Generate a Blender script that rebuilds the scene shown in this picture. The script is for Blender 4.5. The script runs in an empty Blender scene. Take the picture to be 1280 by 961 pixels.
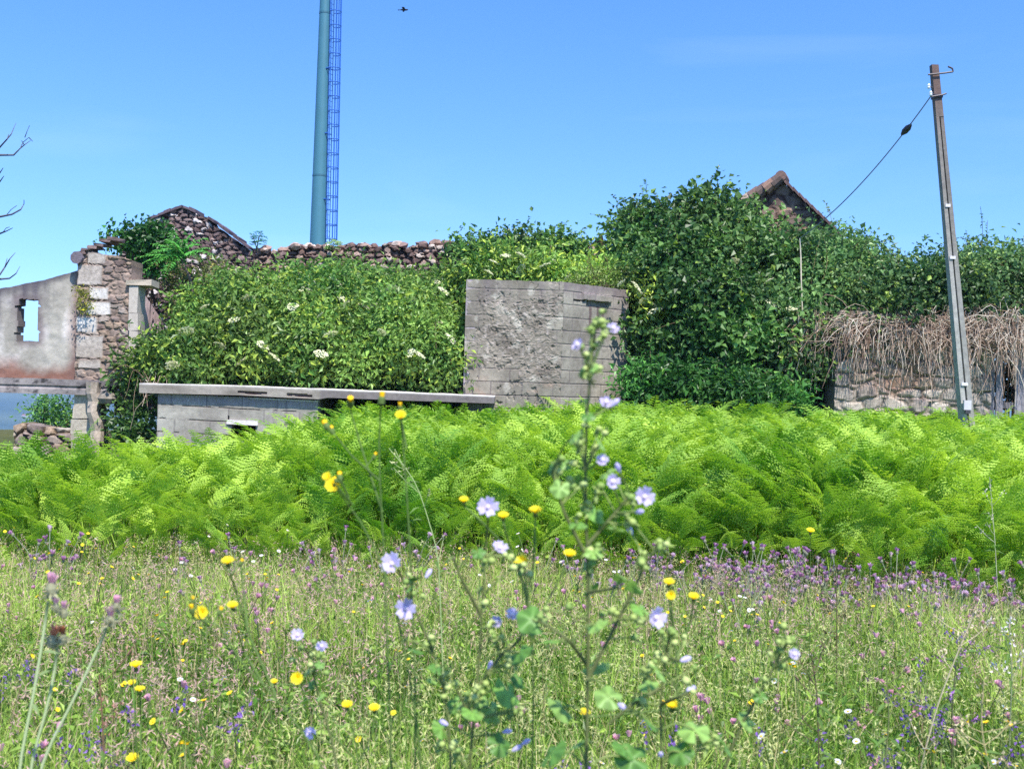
import bpy, math
import numpy as np
from mathutils import Matrix, Vector

# ------------------------------------------------------------------ camera, sky, sun
sc = bpy.context.scene
C = sc.collection
R = math.radians
F = 640 / math.tan(R(25))          # focal length in photo pixels (1280 wide)
ROLL = R(1.7)
EYE = 1.40
cam_d = bpy.data.cameras.new('camera'); cam = bpy.data.objects.new('camera', cam_d); C.objects.link(cam)
cam_d.sensor_width = 36; cam_d.lens = 18 / math.tan(R(25))
cam_d.clip_start = 0.05; cam_d.clip_end = 20000
cr, sr = math.cos(ROLL), math.sin(ROLL)
cam.matrix_world = Matrix(((cr, -sr, 0, 0), (0, 0, -1, 0), (sr, cr, 0, EYE), (0, 0, 0, 1)))
cam_d.dof.use_dof = True; cam_d.dof.focus_distance = 13.0; cam_d.dof.aperture_fstop = 7.8
sc.camera = cam

SUN_EL, SUN_AZ = 57, 22            # azimuth: degrees to the right of straight behind the camera
wd = bpy.data.worlds.new('World'); sc.world = wd; wd.use_nodes = True
nt = wd.node_tree; nt.nodes.clear()
sky = nt.nodes.new('ShaderNodeTexSky'); sky.sky_type = 'NISHITA'; sky.sun_disc = False
sky.sun_elevation = R(SUN_EL); sky.sun_rotation = R(180 - SUN_AZ)
sky.altitude = 100; sky.air_density = 1.0; sky.dust_density = 0.35; sky.ozone_density = 2.2
hs = nt.nodes.new('ShaderNodeHueSaturation'); hs.inputs['Saturation'].default_value = 1.3
hs.inputs['Hue'].default_value = 0.509
bg = nt.nodes.new('ShaderNodeBackground'); bg.inputs['Strength'].default_value = 0.145
wo = nt.nodes.new('ShaderNodeOutputWorld')
tcw = nt.nodes.new('ShaderNodeTexCoord'); av = nt.nodes.new('ShaderNodeVectorMath'); av.operation = 'ADD'; av.inputs[1].default_value = (0, 0, .11)
nv_ = nt.nodes.new('ShaderNodeVectorMath'); nv_.operation = 'NORMALIZE'          # the clear deep blue reaches low down
nt.links.new(tcw.outputs['Generated'], av.inputs[0]); nt.links.new(av.outputs[0], nv_.inputs[0]); nt.links.new(nv_.outputs[0], sky.inputs['Vector'])
nt.links.new(sky.outputs[0], hs.inputs['Color']); mpw = nt.nodes.new('ShaderNodeMapping'); mpw.inputs['Scale'].default_value = (1.2, 1.2, 7)
nzw = nt.nodes.new('ShaderNodeTexNoise'); nzw.inputs['Scale'].default_value = 1.9; nzw.inputs['Detail'].default_value = 7; nzw.inputs['Distortion'].default_value = .6
mrw = nt.nodes.new('ShaderNodeMapRange'); mrw.inputs['From Min'].default_value = .54; mrw.inputs['From Max'].default_value = .80; mrw.inputs['To Max'].default_value = .06
mxw = nt.nodes.new('ShaderNodeMixRGB'); mxw.inputs['Color2'].default_value = (5.5, 6.0, 6.6, 1)     # faint high wisps
nt.links.new(tcw.outputs['Generated'], mpw.inputs[0]); nt.links.new(mpw.outputs[0], nzw.inputs['Vector']); nt.links.new(nzw.outputs['Fac'], mrw.inputs['Value'])
nt.links.new(mrw.outputs[0], mxw.inputs['Fac']); nt.links.new(hs.outputs[0], mxw.inputs['Color1']); nt.links.new(mxw.outputs[0], bg.inputs[0]); nt.links.new(bg.outputs[0], wo.inputs[0])
sl = bpy.data.lights.new('sun', 'SUN'); sl.energy = 3.6; sl.angle = R(0.5); sl.color = (1, .95, .87)
sun = bpy.data.objects.new('sun', sl); C.objects.link(sun)
sdir = Vector((math.sin(R(SUN_AZ)) * math.cos(R(SUN_EL)), -math.cos(R(SUN_AZ)) * math.cos(R(SUN_EL)), math.sin(R(SUN_EL))))
sun.rotation_euler = sdir.to_track_quat('Z', 'Y').to_euler(); sun.location = (10, -20, 40)
vs = sc.view_settings; vs.view_transform = 'Standard'; vs.look = 'None'; vs.exposure = 1.08; vs.gamma = 1
sc.render.engine = 'CYCLES'
sc.cycles.use_denoising = False
sc.cycles.max_bounces = 6; sc.cycles.diffuse_bounces = 3; sc.cycles.transmission_bounces = 4; sc.cycles.glossy_bounces = 2
sc.cycles.sample_clamp_indirect = 6

# ------------------------------------------------------------------ helpers
rng = np.random.default_rng(11)
def U(a, b, n=None): return rng.uniform(a, b, n)

def lin(r, g, b):
    c = np.array([r, g, b], float) / 255
    return np.where(c <= .04045, c / 12.92, ((c + .055) / 1.055) ** 2.4)

def W(px, py, d):                  # photo pixel + distance -> point in the place (used to read sizes off the photograph)
    u = (px - 640) / F * d; v = (480.5 - py) / F * d
    return np.array([u * cr - v * sr, d, EYE + u * sr + v * cr])

def ss(t): t = np.clip(t, 0, 1); return t * t * (3 - 2 * t)

def _h(i, j, s):
    n = (i.astype(np.int64) * 374761393 + j.astype(np.int64) * 668265263 + s * 1442695041) & 0xffffffff
    n = ((n ^ (n >> 13)) * 1274126177) & 0xffffffff
    return ((n ^ (n >> 16)) & 0xffff) / 65535.0
def vn(x, y, s=0):
    x = np.asarray(x, float); y = np.asarray(y, float)
    i = np.floor(x); j = np.floor(y); a = ss(x - i); b = ss(y - j); i = i.astype(np.int64); j = j.astype(np.int64)
    return (_h(i, j, s) * (1 - a) + _h(i + 1, j, s) * a) * (1 - b) + (_h(i, j + 1, s) * (1 - a) + _h(i + 1, j + 1, s) * a) * b
def fbm(x, y, s=0, o=4):
    t = 0; a = .5
    for k in range(o):
        t = t + a * vn(np.asarray(x) * 2 ** k, np.asarray(y) * 2 ** k, s + k); a *= .5
    return t / (1 - .5 ** o)
def stones(x, y, su, sv, seed):     # jittered-cell stones: (random id value, distance to the joint)
    X = x / su + .55 * (fbm(x / su * 1.1, y / sv * 1.1, seed + 11, 3) - .5); Y = y / sv + .7 * (fbm(x / su * 1.1, y / sv * 1.1, seed + 17, 3) - .5)
    X = X + .5 * ((np.floor(Y).astype(int)) % 2)
    i = np.floor(X).astype(np.int64); j = np.floor(Y).astype(np.int64)
    f1 = np.full(X.shape, 9.); f2 = np.full(X.shape, 9.); idv = np.zeros(X.shape)
    for a in (-1, 0, 1):
        for b in (-1, 0, 1):
            cx = i + a + .15 + .7 * _h(i + a, j + b, seed); cy = j + b + .15 + .7 * _h(i + a, j + b, seed + 1)
            d = np.hypot(X - cx, Y - cy); v = _h(i + a, j + b, seed + 2)
            c = d < f1
            f2 = np.where(c, f1, np.minimum(f2, d)); idv = np.where(c, v, idv); f1 = np.where(c, d, f1)
    return idv, f2 - f1

def mesh(name, V, faces, mat=None, parent=None, col=None, smooth=False, mi=None):
    """V (n,3); faces: list of (m,k) index arrays; col (n,3) colours; mat one material or list"""
    V = np.asarray(V, float).reshape(-1, 3)
    me = bpy.data.meshes.new(name)
    faces = [np.asarray(f, np.int64) for f in faces if len(f)]
    me.vertices.add(len(V)); me.vertices.foreach_set('co', V.astype(np.float32).ravel())
    loops = np.concatenate([f.ravel() for f in faces]); cnt = np.concatenate([np.full(len(f), f.shape[1]) for f in faces])
    me.loops.add(len(loops)); me.loops.foreach_set('vertex_index', loops.astype(np.int32))
    st = np.concatenate([[0], np.cumsum(cnt)[:-1]])
    me.polygons.add(len(cnt)); me.polygons.foreach_set('loop_start', st.astype(np.int32))
    if mi is not None: me.polygons.foreach_set('material_index', np.asarray(mi, np.int32))
    me.polygons.foreach_set('use_smooth', np.full(len(cnt), bool(smooth)))
    me.update(calc_edges=True)
    if col is not None:
        c4 = np.ones((len(V), 4), np.float32); c4[:, :3] = np.clip(col, 0, 1)
        at = me.color_attributes.new('col', 'FLOAT_COLOR', 'POINT'); at.data.foreach_set('color', c4.ravel())
    if mat is not None:
        for m in (mat if isinstance(mat, (list, tuple)) else [mat]): me.materials.append(m)
    o = bpy.data.objects.new(name, me); C.objects.link(o)
    if parent is not None: o.parent = parent
    return o

def tag(o, label, cat, group=None):
    o['label'] = label; o['category'] = cat
    if group: o['group'] = group
    if o.get('kind') is None: o['kind'] = 'thing'
    return o
def thing(name, label, cat, loc=(0, 0, 0), group=None):
    o = bpy.data.objects.new(name, None); C.objects.link(o); o.location = [float(a) for a in loc]
    o.empty_display_size = .1
    return tag(o, label, cat, group)
def child(o, root):                 # parent a mesh that was built in world coordinates
    o.parent = root; o.matrix_parent_inverse = Matrix.Translation(-root.location); return o

class MB:                           # small mesh collector with colour per vertex
    def __init__(s): s.V = []; s.F3 = []; s.F4 = []; s.c = []; s.n = 0
    def add(s, V, f3=None, f4=None, col=(.5, .5, .5)):
        V = np.asarray(V, float).reshape(-1, 3); col = np.asarray(col, float)
        if f3 is not None and len(f3): s.F3.append(np.asarray(f3) + s.n)
        if f4 is not None and len(f4): s.F4.append(np.asarray(f4) + s.n)
        s.V.append(V); s.c.append(np.broadcast_to(col, (len(V), 3))); s.n += len(V)
    def box(s, p0, p1, col=(.5, .5, .5), jit=0):
        x0, y0, z0 = p0; x1, y1, z1 = p1
        V = np.array([[x, y, z] for z in (z0, z1) for y in (y0, y1) for x in (x0, x1)], float)
        if jit: V += U(-jit, jit, V.shape)
        s.add(V, f4=[[0, 2, 3, 1], [4, 5, 7, 6], [0, 1, 5, 4], [2, 6, 7, 3], [0, 4, 6, 2], [1, 3, 7, 5]], col=col)
    def tube(s, P, r, n=6, col=(.5, .5, .5), cap=True):
        P = np.asarray(P, float); m = len(P); r = np.broadcast_to(np.asarray(r, float), (m,))
        T = np.gradient(P, axis=0); T /= np.linalg.norm(T, axis=1)[:, None] + 1e-9
        up = np.array([0, 0, 1.]) if abs(T[0, 2]) < .9 else np.array([1., 0, 0])
        A = np.cross(T, up); A /= np.linalg.norm(A, axis=1)[:, None] + 1e-9
        B = np.cross(T, A)
        a = np.arange(n) * 2 * np.pi / n
        V = P[:, None] + r[:, None, None] * (np.cos(a)[None, :, None] * A[:, None] + np.sin(a)[None, :, None] * B[:, None])
        V = V.reshape(-1, 3)
        i = np.arange(m - 1)[:, None] * n; k = np.arange(n)[None]; k2 = (k + 1) % n
        f4 = np.stack([i + k, i + k2, i + n + k2, i + n + k], -1).reshape(-1, 4)
        cc = np.asarray(col, float)
        if cc.ndim == 2: cc = np.repeat(cc, n, 0)
        f3 = []
        if cap and n > 3:
            V = np.vstack([V, P[:1], P[-1:]]); e = m * n
            if cc.ndim == 2: cc = np.vstack([cc, cc[:1], cc[-1:]])
            f3 = [[e, j, (j + 1) % n] for j in range(n)] + [[e + 1, (m - 1) * n + (j + 1) % n, (m - 1) * n + j] for j in range(n)]
        s.add(V, f3=f3, f4=f4, col=cc)
    def lathe(s, prof, c, n=12, col=(.5, .5, .5), axis=None):
        prof = np.asarray(prof, float); m = len(prof); a = np.arange(n) * 2 * np.pi / n
        V = np.stack([prof[:, 0:1] * np.cos(a), prof[:, 0:1] * np.sin(a), np.repeat(prof[:, 1:2], n, 1)], -1).reshape(-1, 3)
        if axis is not None: V = V @ frame(axis).T
        i = np.arange(m - 1)[:, None] * n; k = np.arange(n)[None]; k2 = (k + 1) % n
        s.add(V + np.asarray(c, float), f4=np.stack([i + k, i + k2, i + n + k2, i + n + k], -1).reshape(-1, 4), col=col)
    def build(s, name, mat, parent=None, smooth=False):
        o = mesh(name, np.concatenate(s.V), ([np.concatenate(s.F3)] if s.F3 else []) + ([np.concatenate(s.F4)] if s.F4 else []), mat, None, np.concatenate(s.c), smooth)
        if parent is not None: child(o, parent)
        return o

def frame(z):
    z = np.asarray(z, float); z = z / np.linalg.norm(z)
    t = np.array([0, 0, 1.]) if abs(z[2]) < .9 else np.array([1., 0, 0])
    x = np.cross(t, z); x /= np.linalg.norm(x); y = np.cross(z, x)
    return np.stack([x, y, z], 1)

def norm(a): return a / (np.linalg.norm(a, axis=-1, keepdims=True) + 1e-9)

# ------------------------------------------------------------------ materials
def mat_col(name, rough=.8, spec=.3, noise=(30, .25), bump=0, bscale=60, trans=0, metal=0):
    m = bpy.data.materials.new(name); m.use_nodes = True; t = m.node_tree; N = t.nodes; b = N['Principled BSDF']
    b.inputs['Roughness'].default_value = rough; b.inputs['Specular IOR Level'].default_value = spec; b.inputs['Metallic'].default_value = metal
    a = N.new('ShaderNodeAttribute'); a.attribute_name = 'col'
    src = a.outputs['Color']
    if noise:
        tc = N.new('ShaderNodeTexCoord'); nz = N.new('ShaderNodeTexNoise'); nz.inputs['Scale'].default_value = noise[0]; nz.inputs['Detail'].default_value = 5
        t.links.new(tc.outputs['Object'], nz.inputs['Vector'])
        mr = N.new('ShaderNodeMapRange'); mr.inputs['From Min'].default_value = .25; mr.inputs['From Max'].default_value = .75
        mr.inputs['To Min'].default_value = 1 - noise[1]; mr.inputs['To Max'].default_value = 1 + noise[1]
        t.links.new(nz.outputs['Fac'], mr.inputs['Value'])
        mx = N.new('ShaderNodeVectorMath'); mx.operation = 'SCALE'
        t.links.new(src, mx.inputs[0]); t.links.new(mr.outputs[0], mx.inputs['Scale']); src = mx.outputs[0]
    t.links.new(src, b.inputs['Base Color'])
    if bump:
        tc2 = N.new('ShaderNodeTexCoord'); n2 = N.new('ShaderNodeTexNoise'); n2.inputs['Scale'].default_value = bscale; n2.inputs['Detail'].default_value = 6
        t.links.new(tc2.outputs['Object'], n2.inputs['Vector'])
        bp = N.new('ShaderNodeBump'); bp.inputs['Strength'].default_value = bump; bp.inputs['Distance'].default_value = .01
        t.links.new(n2.outputs['Fac'], bp.inputs['Height']); t.links.new(bp.outputs[0], b.inputs['Normal'])
    if trans:
        tr = N.new('ShaderNodeBsdfTranslucent'); ms = N.new('ShaderNodeMixShader'); ms.inputs[0].default_value = trans
        hv = N.new('ShaderNodeHueSaturation'); hv.inputs['Saturation'].default_value = 1.1; hv.inputs['Value'].default_value = 1.3
        t.links.new(src, hv.inputs['Color']); t.links.new(hv.outputs[0], tr.inputs['Color'])
        t.links.new(b.outputs[0], ms.inputs[1]); t.links.new(tr.outputs[0], ms.inputs[2]); t.links.new(ms.outputs[0], N['Material Output'].inputs['Surface'])
    return m
M_LEAF = mat_col('leaf', .42, .35, None, trans=.28)
M_FERN = mat_col('fern_leaf', .55, .2, None, trans=.38)
M_GRASS = mat_col('grass_blade', .55, .25, None, trans=.25)
M_STEM = mat_col('plant_stem', .7, .2, None)
M_PETAL = mat_col('petal', .6, .2, None, trans=.3)
M_BARK = mat_col('bark', .9, .2, (25, .35), bump=.5)
M_STONE = mat_col('rubble_stone', .92, .15, (22, .3), bump=.7, bscale=70)
M_CONC = mat_col('weathered_concrete', .9, .2, (16, .16), bump=.6, bscale=90)
M_PLASTER = mat_col('stained_plaster', .92, .15, (14, .14), bump=.4, bscale=50)
M_TILE = mat_col('roof_tile_clay', .85, .2, (30, .3), bump=.4)
M_POLE = mat_col('pole_concrete', .85, .25, (18, .22), bump=.5, bscale=80)
M_PAINT = mat_col('painted_steel', .45, .4, (1.2, .06))
M_METAL = mat_col('galvanised_steel', .5, .5, (20, .1), metal=.0)
M_WOOD = mat_col('old_wood', .85, .2, (12, .3), bump=.4)
M_GROUND = mat_col('soil', .95, .1, (3.0, .3), bump=.5, bscale=12)
M_HILL = mat_col('hill_house_plaster', .9, .1, None)
M_FEATHER = mat_col('feathers', .8, .1, (30, .2))

# ------------------------------------------------------------------ ground: one sheet to the horizon
def g(x, y):
    x = np.asarray(x, float); y = np.asarray(y, float)
    near = -.5 * ss((-2.2 - x) / 3.2) * ss((y - 7) / 6) + .10 * ss((y - 8) / 6) * ss((x + 1.5) / 3)
    near = near + .05 * (fbm(x * .6, y * .6, 3) - .5)
    r = np.hypot(x, y - 8)
    far = -150 * (1 - np.exp(-np.maximum(r - 28, 0) / 900)) + ss((r - 1800) / 3600) * 165 + (fbm(x / 700, y / 700, 9, 5) - .5) * 90 * ss((r - 500) / 1800)
    return near * (1 - ss((r - 20) / 20)) + far
rr = np.concatenate([[0], np.linspace(.4, 20, 50), 20 * (9000 / 20) ** (np.arange(1, 90) / 89)])
aa = np.linspace(0, 2 * np.pi, 145)[:-1]
gx = rr[:, None] * np.sin(aa); gy = 8 + rr[:, None] * np.cos(aa)
gz = g(gx, gy); nr, na = gx.shape
i = np.arange(nr - 1)[:, None]; k = np.arange(na)[None]; k2 = (k + 1) % na
gf = np.stack([i * na + k, i * na + k2, (i + 1) * na + k2, (i + 1) * na + k], -1).reshape(-1, 4)
n1 = fbm(gx * .9, gy * .9, 21); n2 = fbm(gx / 160, gy / 160, 31)
cn = lin(92, 88, 52) * (1 - n1[..., None]) + lin(60, 74, 34) * n1[..., None]
cf = np.where(n2[..., None] > .52, lin(44, 66, 40), lin(86, 98, 58))
w = ss((rr - 25) / 40)[:, None, None]
o = mesh('ground', np.stack([gx, gy, gz], -1), [gf], M_GROUND, None, (cn * (1 - w) + cf * w).reshape(-1, 3), True)
o['kind'] = 'structure'

# air between the meadow and the far hills
mh = bpy.data.materials.new('air'); mh.use_nodes = True; th_ = mh.node_tree; th_.nodes.remove(th_.nodes['Principled BSDF'])
pv = th_.nodes.new('ShaderNodeVolumePrincipled'); pv.inputs['Density'].default_value = 3.2e-4; pv.inputs['Color'].default_value = (.50, .74, 1.0, 1); pv.inputs['Anisotropy'].default_value = .2
th_.links.new(pv.outputs[0], th_.nodes['Material Output'].inputs['Volume'])
hb = 9600.0; q_ = [(x, y, z) for z in (-330, 36) for y in (-hb, hb) for x in (-hb, hb)]
o = mesh('haze', q_, [[[0, 2, 3, 1], [4, 5, 7, 6], [0, 1, 5, 4], [2, 6, 7, 3], [0, 4, 6, 2], [1, 3, 7, 5]]], mh); o['kind'] = 'stuff'; o.display_type = 'WIRE'

# tiny far houses on the hillside seen through the gap at the left
def far_house(kind):
    m = MB(); wv = (5.5, 4.5, 7)[kind]; h = (6, 7.5, 5)[kind]
    wc = [lin(235, 232, 225), lin(225, 215, 205), lin(240, 238, 236)][kind]
    m.box((-wv, -4, -3), (wv, 4, h), wc)
    V = [(-wv - .4, -4.4, h), (wv + .4, -4.4, h), (wv + .4, 4.4, h), (-wv - .4, 4.4, h), (-wv - .4, 0, h + 2.4), (wv + .4, 0, h + 2.4)]
    m.add(V, f3=[[0, 4, 3], [1, 2, 5]], f4=[[0, 1, 5, 4], [2, 3, 4, 5], [0, 3, 2, 1]], col=lin(170, 100, 75))
    for q in range(3):
        cx = -wv + wv * 2 * (q + .5) / 3; m.box((cx - .6, -4.06, h * .35), (cx + .6, -3.98, h * .75), lin(60, 62, 70))
    return m.build('hillside_house', M_HILL)
hp = [far_house(0), far_house(1), far_house(2)]
for q in range(34):
    d = U(1500, 3400); px = U(-190, 70); x = W(px, 500, d)[0]
    o = hp[q % 3] if q < 3 else hp[q % 3].copy()
    if q >= 3: C.objects.link(o)
    o.location = (x, d, float(g(x, d))); o.rotation_euler.z = U(-.6, .6); s = U(.9, 1.8); o.scale = (s, s, s)
    tag(o, ['tiny pale house on the far hillside beyond the ruin', 'tiny cream two storey house on the far hillside', 'tiny long white house on the far hillside'][q % 3], 'house', 'houses on the far hillside')

# ------------------------------------------------------------------ walls
def sheet_wall(name, mat, A, B, bot, top, res, disp, col, thick, mask=None, parent=None, smooth=False):
    """upright wall from plan point A to B (front on the right-hand side of the viewer who sees A left, B right)"""
    A = np.array(A[:2], float); B = np.array(B[:2], float); L = np.linalg.norm(B - A); dr = (B - A) / L; nv = np.array([dr[1], -dr[0]])
    nu = max(2, int(L / res)); u = np.linspace(0, L, nu + 1)
    tp = top(u) if callable(top) else np.full(nu + 1, float(top)); bt = bot(u) if callable(bot) else np.full(nu + 1, float(bot))
    nz = max(2, int((tp - bt).max() / res)); t = np.linspace(0, 1, nz + 1)
    UU = np.repeat(u[:, None], nz + 1, 1); ZZ = bt[:, None] + (tp - bt)[:, None] * t[None]
    dd = disp(UU, ZZ)
    P = A + UU[..., None] * dr
    front = np.concatenate([P + dd[..., None] * nv, ZZ[..., None]], -1)
    back = np.concatenate([P - thick * nv, ZZ[..., None]], -1)
    V = np.concatenate([front.reshape(-1, 3), back.reshape(-1, 3)]); n = (nu + 1) * (nz + 1)
    idx = np.arange(n).reshape(nu + 1, nz + 1)
    uc = (UU[:-1, :-1] + UU[1:, 1:]) / 2; zc = (ZZ[:-1, :-1] + ZZ[1:, 1:]) / 2
    Mk = np.ones((nu, nz), bool) if mask is None else mask(uc, zc)
    a, b, c, d = idx[:-1, :-1], idx[1:, :-1], idx[1:, 1:], idx[:-1, 1:]
    fr = np.stack([a, b, c, d], -1)[Mk]; bk = np.stack([a, d, c, b], -1)[Mk] + n
    Mp = np.pad(Mk, 1)
    sd = []
    for (sl, p, q) in ((Mp[:-2, 1:-1], d, a), (Mp[2:, 1:-1], b, c), (Mp[1:-1, :-2], a, b), (Mp[1:-1, 2:], c, d)):
        e = Mk & ~sl; sd.append(np.stack([q[e], p[e], p[e] + n, q[e] + n], -1))
    cc = col(UU, ZZ).reshape(-1, 3); cc = np.concatenate([cc, cc])
    o = mesh(name, V, [np.concatenate([fr, bk] + sd)], mat, None, cc, smooth)
    if parent is not None: child(o, parent)
    return o
def mixc(a, b, f): f = np.clip(f, 0, 1)[..., None]; return np.asarray(a) * (1 - f) + np.asarray(b) * f
def rect(u, z, u0, u1, z0, z1): return (u > u0) & (u < u1) & (z > z0) & (z < z1)
def prof(A, pts, d):                # top profile through photo pixels at distance d, in wall metres from A
    q = np.array([W(px, py, d) for px, py in pts]); xs = q[:, 0] - A[0]; zs = q[:, 2]
    return lambda u: np.interp(u, xs, zs)

# --- annex at far left: plastered wall with a window hole on a beam and stone pillar
DP = 17.6
A = W(-190, 400, DP); B = W(97, 400, DP)
annex = thing('ruined_annex', 'roofless plastered wall with a square window hole, standing on a concrete beam', 'ruin', (W(40, 480, DP)[0], DP, -.5))
tp = prof(A, [(-190, 420), (-60, 378), (0, 361), (60, 349), (97, 338)], DP)
zb = W(45, 473, DP)[2]
w0, w1 = W(22, 400, DP), W(48, 400, DP); wz0, wz1 = W(35, 427, DP)[2], W(35, 374, DP)[2]
wu0, wu1 = w0[0] - A[0], w1[0] - A[0]
def pl_mask(u, z):
    e = .025 * (fbm(u * 7, z * 7, 5) - .5) * 2
    h = rect(u, z, wu0 + e, wu1 + e * .6, wz0 + e, wz1 + e * .5)
    for s, zz in ((wu0, wz0 + .10), (wu1, wz0 + .14), (wu1, wz1 - .12), (wu0, wz1 - .14)): h |= rect(u, z, s - .035 - .02 * fbm(z * 30, 0 * z, 3), s + .035, zz, zz + .035)
    return ~h
def pl_col(u, z):
    f = fbm(u * 1.1, z * .5, 40); f2 = fbm(u * 3, z * 2, 41)
    c = mixc(lin(192, 187, 176), lin(148, 142, 132), (f - .3) * 2.2)
    c = mixc(c, lin(214, 206, 200), (f2 - .55) * 4)
    st = fbm(u * 5, z * .35, 44)                                   # rain streaks under the coping
    d = (tp(u) - z)
    c = mixc(c, lin(92, 86, 92), np.clip((st - .42) * 4, 0, 1) * np.clip(1.1 - d / 1.0, 0, 1))
    c = mixc(c, lin(84, 78, 84), np.clip(1 - d / .12 + (f2 - .5), 0, 1) * .9)
    low = z - zb
    c = mixc(c, lin(120, 78, 62), np.clip(1.1 - low / .28 + (f2 - .5) * 2, 0, 1) * .9)
    st2 = np.exp(-((u - wu1 - .72) / .12) ** 2) * np.clip((fbm(u * 4, z, 47) - .3) * 2.4, 0, 1)
    c = mixc(c, lin(96, 84, 90), st2 * .8)
    edge = (B[0] - A[0]) - u
    c = mixc(c, lin(118, 92, 84), np.clip(1 - edge / .16 + (f2 - .5), 0, 1) * .8)
    ew = np.maximum(np.maximum(wu0 - u, u - wu1), np.maximum(wz0 - z, z - wz1))
    c = mixc(c, lin(104, 90, 92), np.clip(.9 - ew / .12 + (f2 - .5) * 2, 0, 1) * .75)
    return c
sheet_wall('plastered_wall', M_PLASTER, A, B, zb, lambda u: tp(u) + .03 * (fbm(u * 5, u * 0, 6) - .5), .022, lambda u, z: .012 * (fbm(u * 6, z * 6, 7) - .5) * 2, pl_col, .25, pl_mask, annex)
bz0, bz1 = W(45, 492, DP)[2], zb
A2 = W(-200, 480, 17.42); B2 = W(134, 480, 17.42)
def cc_stone(seed, a=lin(150, 142, 140), b=lin(98, 92, 92)):
    return lambda u, z: mixc(mixc(a, b, (fbm(u * 3, z * 5, seed) - .3) * 2.2), lin(64, 60, 60), (fbm(u * 9, z * 14, seed + 3) - .62) * 6)
sheet_wall('beam', M_CONC, A2, B2, lambda u: bz0 + .01 * fbm(u * 3, 0 * u, 8), lambda u: bz1 - .004 + .012 * fbm(u * 4, u * 0, 9), .02,
           lambda u, z: .03 * (fbm(u * 3, z * 3, 12) - .5) - .02 * (np.abs(z - (bz0 + bz1) / 2) < .02), cc_stone(50), .45, None, annex)
m = MB()                             # rough pillar of squared blocks, widening downwards
for (y0, y1, x0, x1) in ((493, 508, 95, 122), (508.5, 523, 92, 123), (523.5, 541, 89, 124), (541.5, 575, 90, 126)):
    p = W(x0, y1, 17.55); q = W(x1, y0, 17.55); m.box((p[0], 17.5, p[2]), (q[0], 17.95, q[2] - .006), lin(172, 162, 148) * U(.8, 1.1), .015)
m.build('pillar', M_STONE, annex)
m = MB()
pts = [W(119, y, 17.4) for y in np.linspace(478, 575, 9)]; pts = [p + U(-.03, .03, 3) for p in pts]
m.tube(pts, [.12, .1, .11, .09, .12, .1, .12, .1, .12], 7, [lin(156, 144, 132) * U(.7, 1.25) for _ in pts])
p = W(134, 498, 17.3); m.lathe([(0, -.1), (.1, -.08), (.15, 0), (.1, .09), (0, .1)], p, 9, lin(130, 122, 112))
m.build('broken_post', M_STONE, annex)

# low rubble wall beyond the opening
A = W(18, 560, 20.6); B = W(112, 560, 20.6)
def rub_disp(su, sv, seed, amp=.06):
    def f(u, z):
        i_, e = stones(u, z, su, sv, seed); return amp * np.clip(e * 3, 0, 1) * (.5 + i_) + .02 * (fbm(u * 12, z * 12, seed) - .5)
    return f
def rub_col(su, sv, seed, pal, mortar):
    pal = np.array(pal)
    def f(u, z):
        i_, e = stones(u, z, su, sv, seed); k_ = np.minimum((i_ * len(pal)).astype(int), len(pal) - 1)
        c = pal[k_] * (.8 + .4 * _h((i_ * 9999).astype(np.int64), (i_ * 777).astype(np.int64), 5))[..., None]
        c = c * (.75 + .5 * fbm(u * 8, z * 8, seed + 6))[..., None]
        return mixc(c, mortar, 1 - np.clip(e * 6 - .3, 0, 1))
    return f
P_RED = [lin(134, 112, 102), lin(108, 88, 80), lin(158, 136, 124), lin(122, 102, 96), lin(184, 168, 156), lin(98, 80, 74)]
P_GREY = [lin(166, 155, 144), lin(146, 134, 126), lin(178, 168, 156), lin(152, 134, 118), lin(128, 116, 112)]
lw = sheet_wall('low_stone_wall', M_STONE, A, B, -.9, prof(A, [(18, 532), (30, 528), (60, 534), (112, 540)], 20.6), .025, rub_disp(.3, .2, 61), rub_col(.3, .2, 61, P_GREY, lin(90, 76, 62)), .4)
tag(lw, 'low broken stone wall under the beam, beside the view of the far hills', 'wall')

# --- the ruined stone house behind the terrace
house = thing('ruined_stone_house', 'roofless rubble stone house with a pointed gable and a concrete window jamb', 'ruin', (W(200, 480, 19)[0], 19, -.5))
D1 = 17.5
A = W(96, 400, D1); B = W(163, 400, D1); zlo = W(130, 482, D1)[2]
quo = [(0, .45, 1.62, 1.98), (0, .34, 2.02, 2.28), (.16, .55, 2.31, 2.52), (.20, .5, 2.56, 2.75), (0, .4, 2.78, 3.1), (.05, .42, 1.45, 1.6), (.15, .45, 3.12, 3.3)]
def in_quo(u, z):
    z = z - 0; best = np.full(u.shape, -1.)
    for (a, b, c, d) in quo:
        e = np.minimum(np.minimum(u - a, b - u), np.minimum(z - c, d - z)); best = np.maximum(best, e)
    return best + .03 * (fbm(u * 9, z * 9, 77) - .5)
_fd, _fc = rub_disp(.18, .11, 71, .03), rub_col(.18, .11, 71, [lin(130, 114, 104), lin(112, 96, 90), lin(152, 138, 128), lin(138, 120, 104), lin(120, 106, 100)], lin(124, 108, 96))
def fw_col(u, z):
    c = mixc(_fc(u, z), lin(146, 128, 116), .25 + (fbm(u * 2.5, z * 2.5, 74) - .5) * 5)
    q = in_quo(u, z); i_ = vn(z * 3.1, u * 0, 75)
    return mixc(c, mixc(lin(202, 196, 190), lin(160, 148, 136), i_ * 1.4 - .2) * (.8 + .4 * fbm(u * 9, z * 9, 76))[..., None], np.clip(q * 40, 0, 1))
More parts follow.
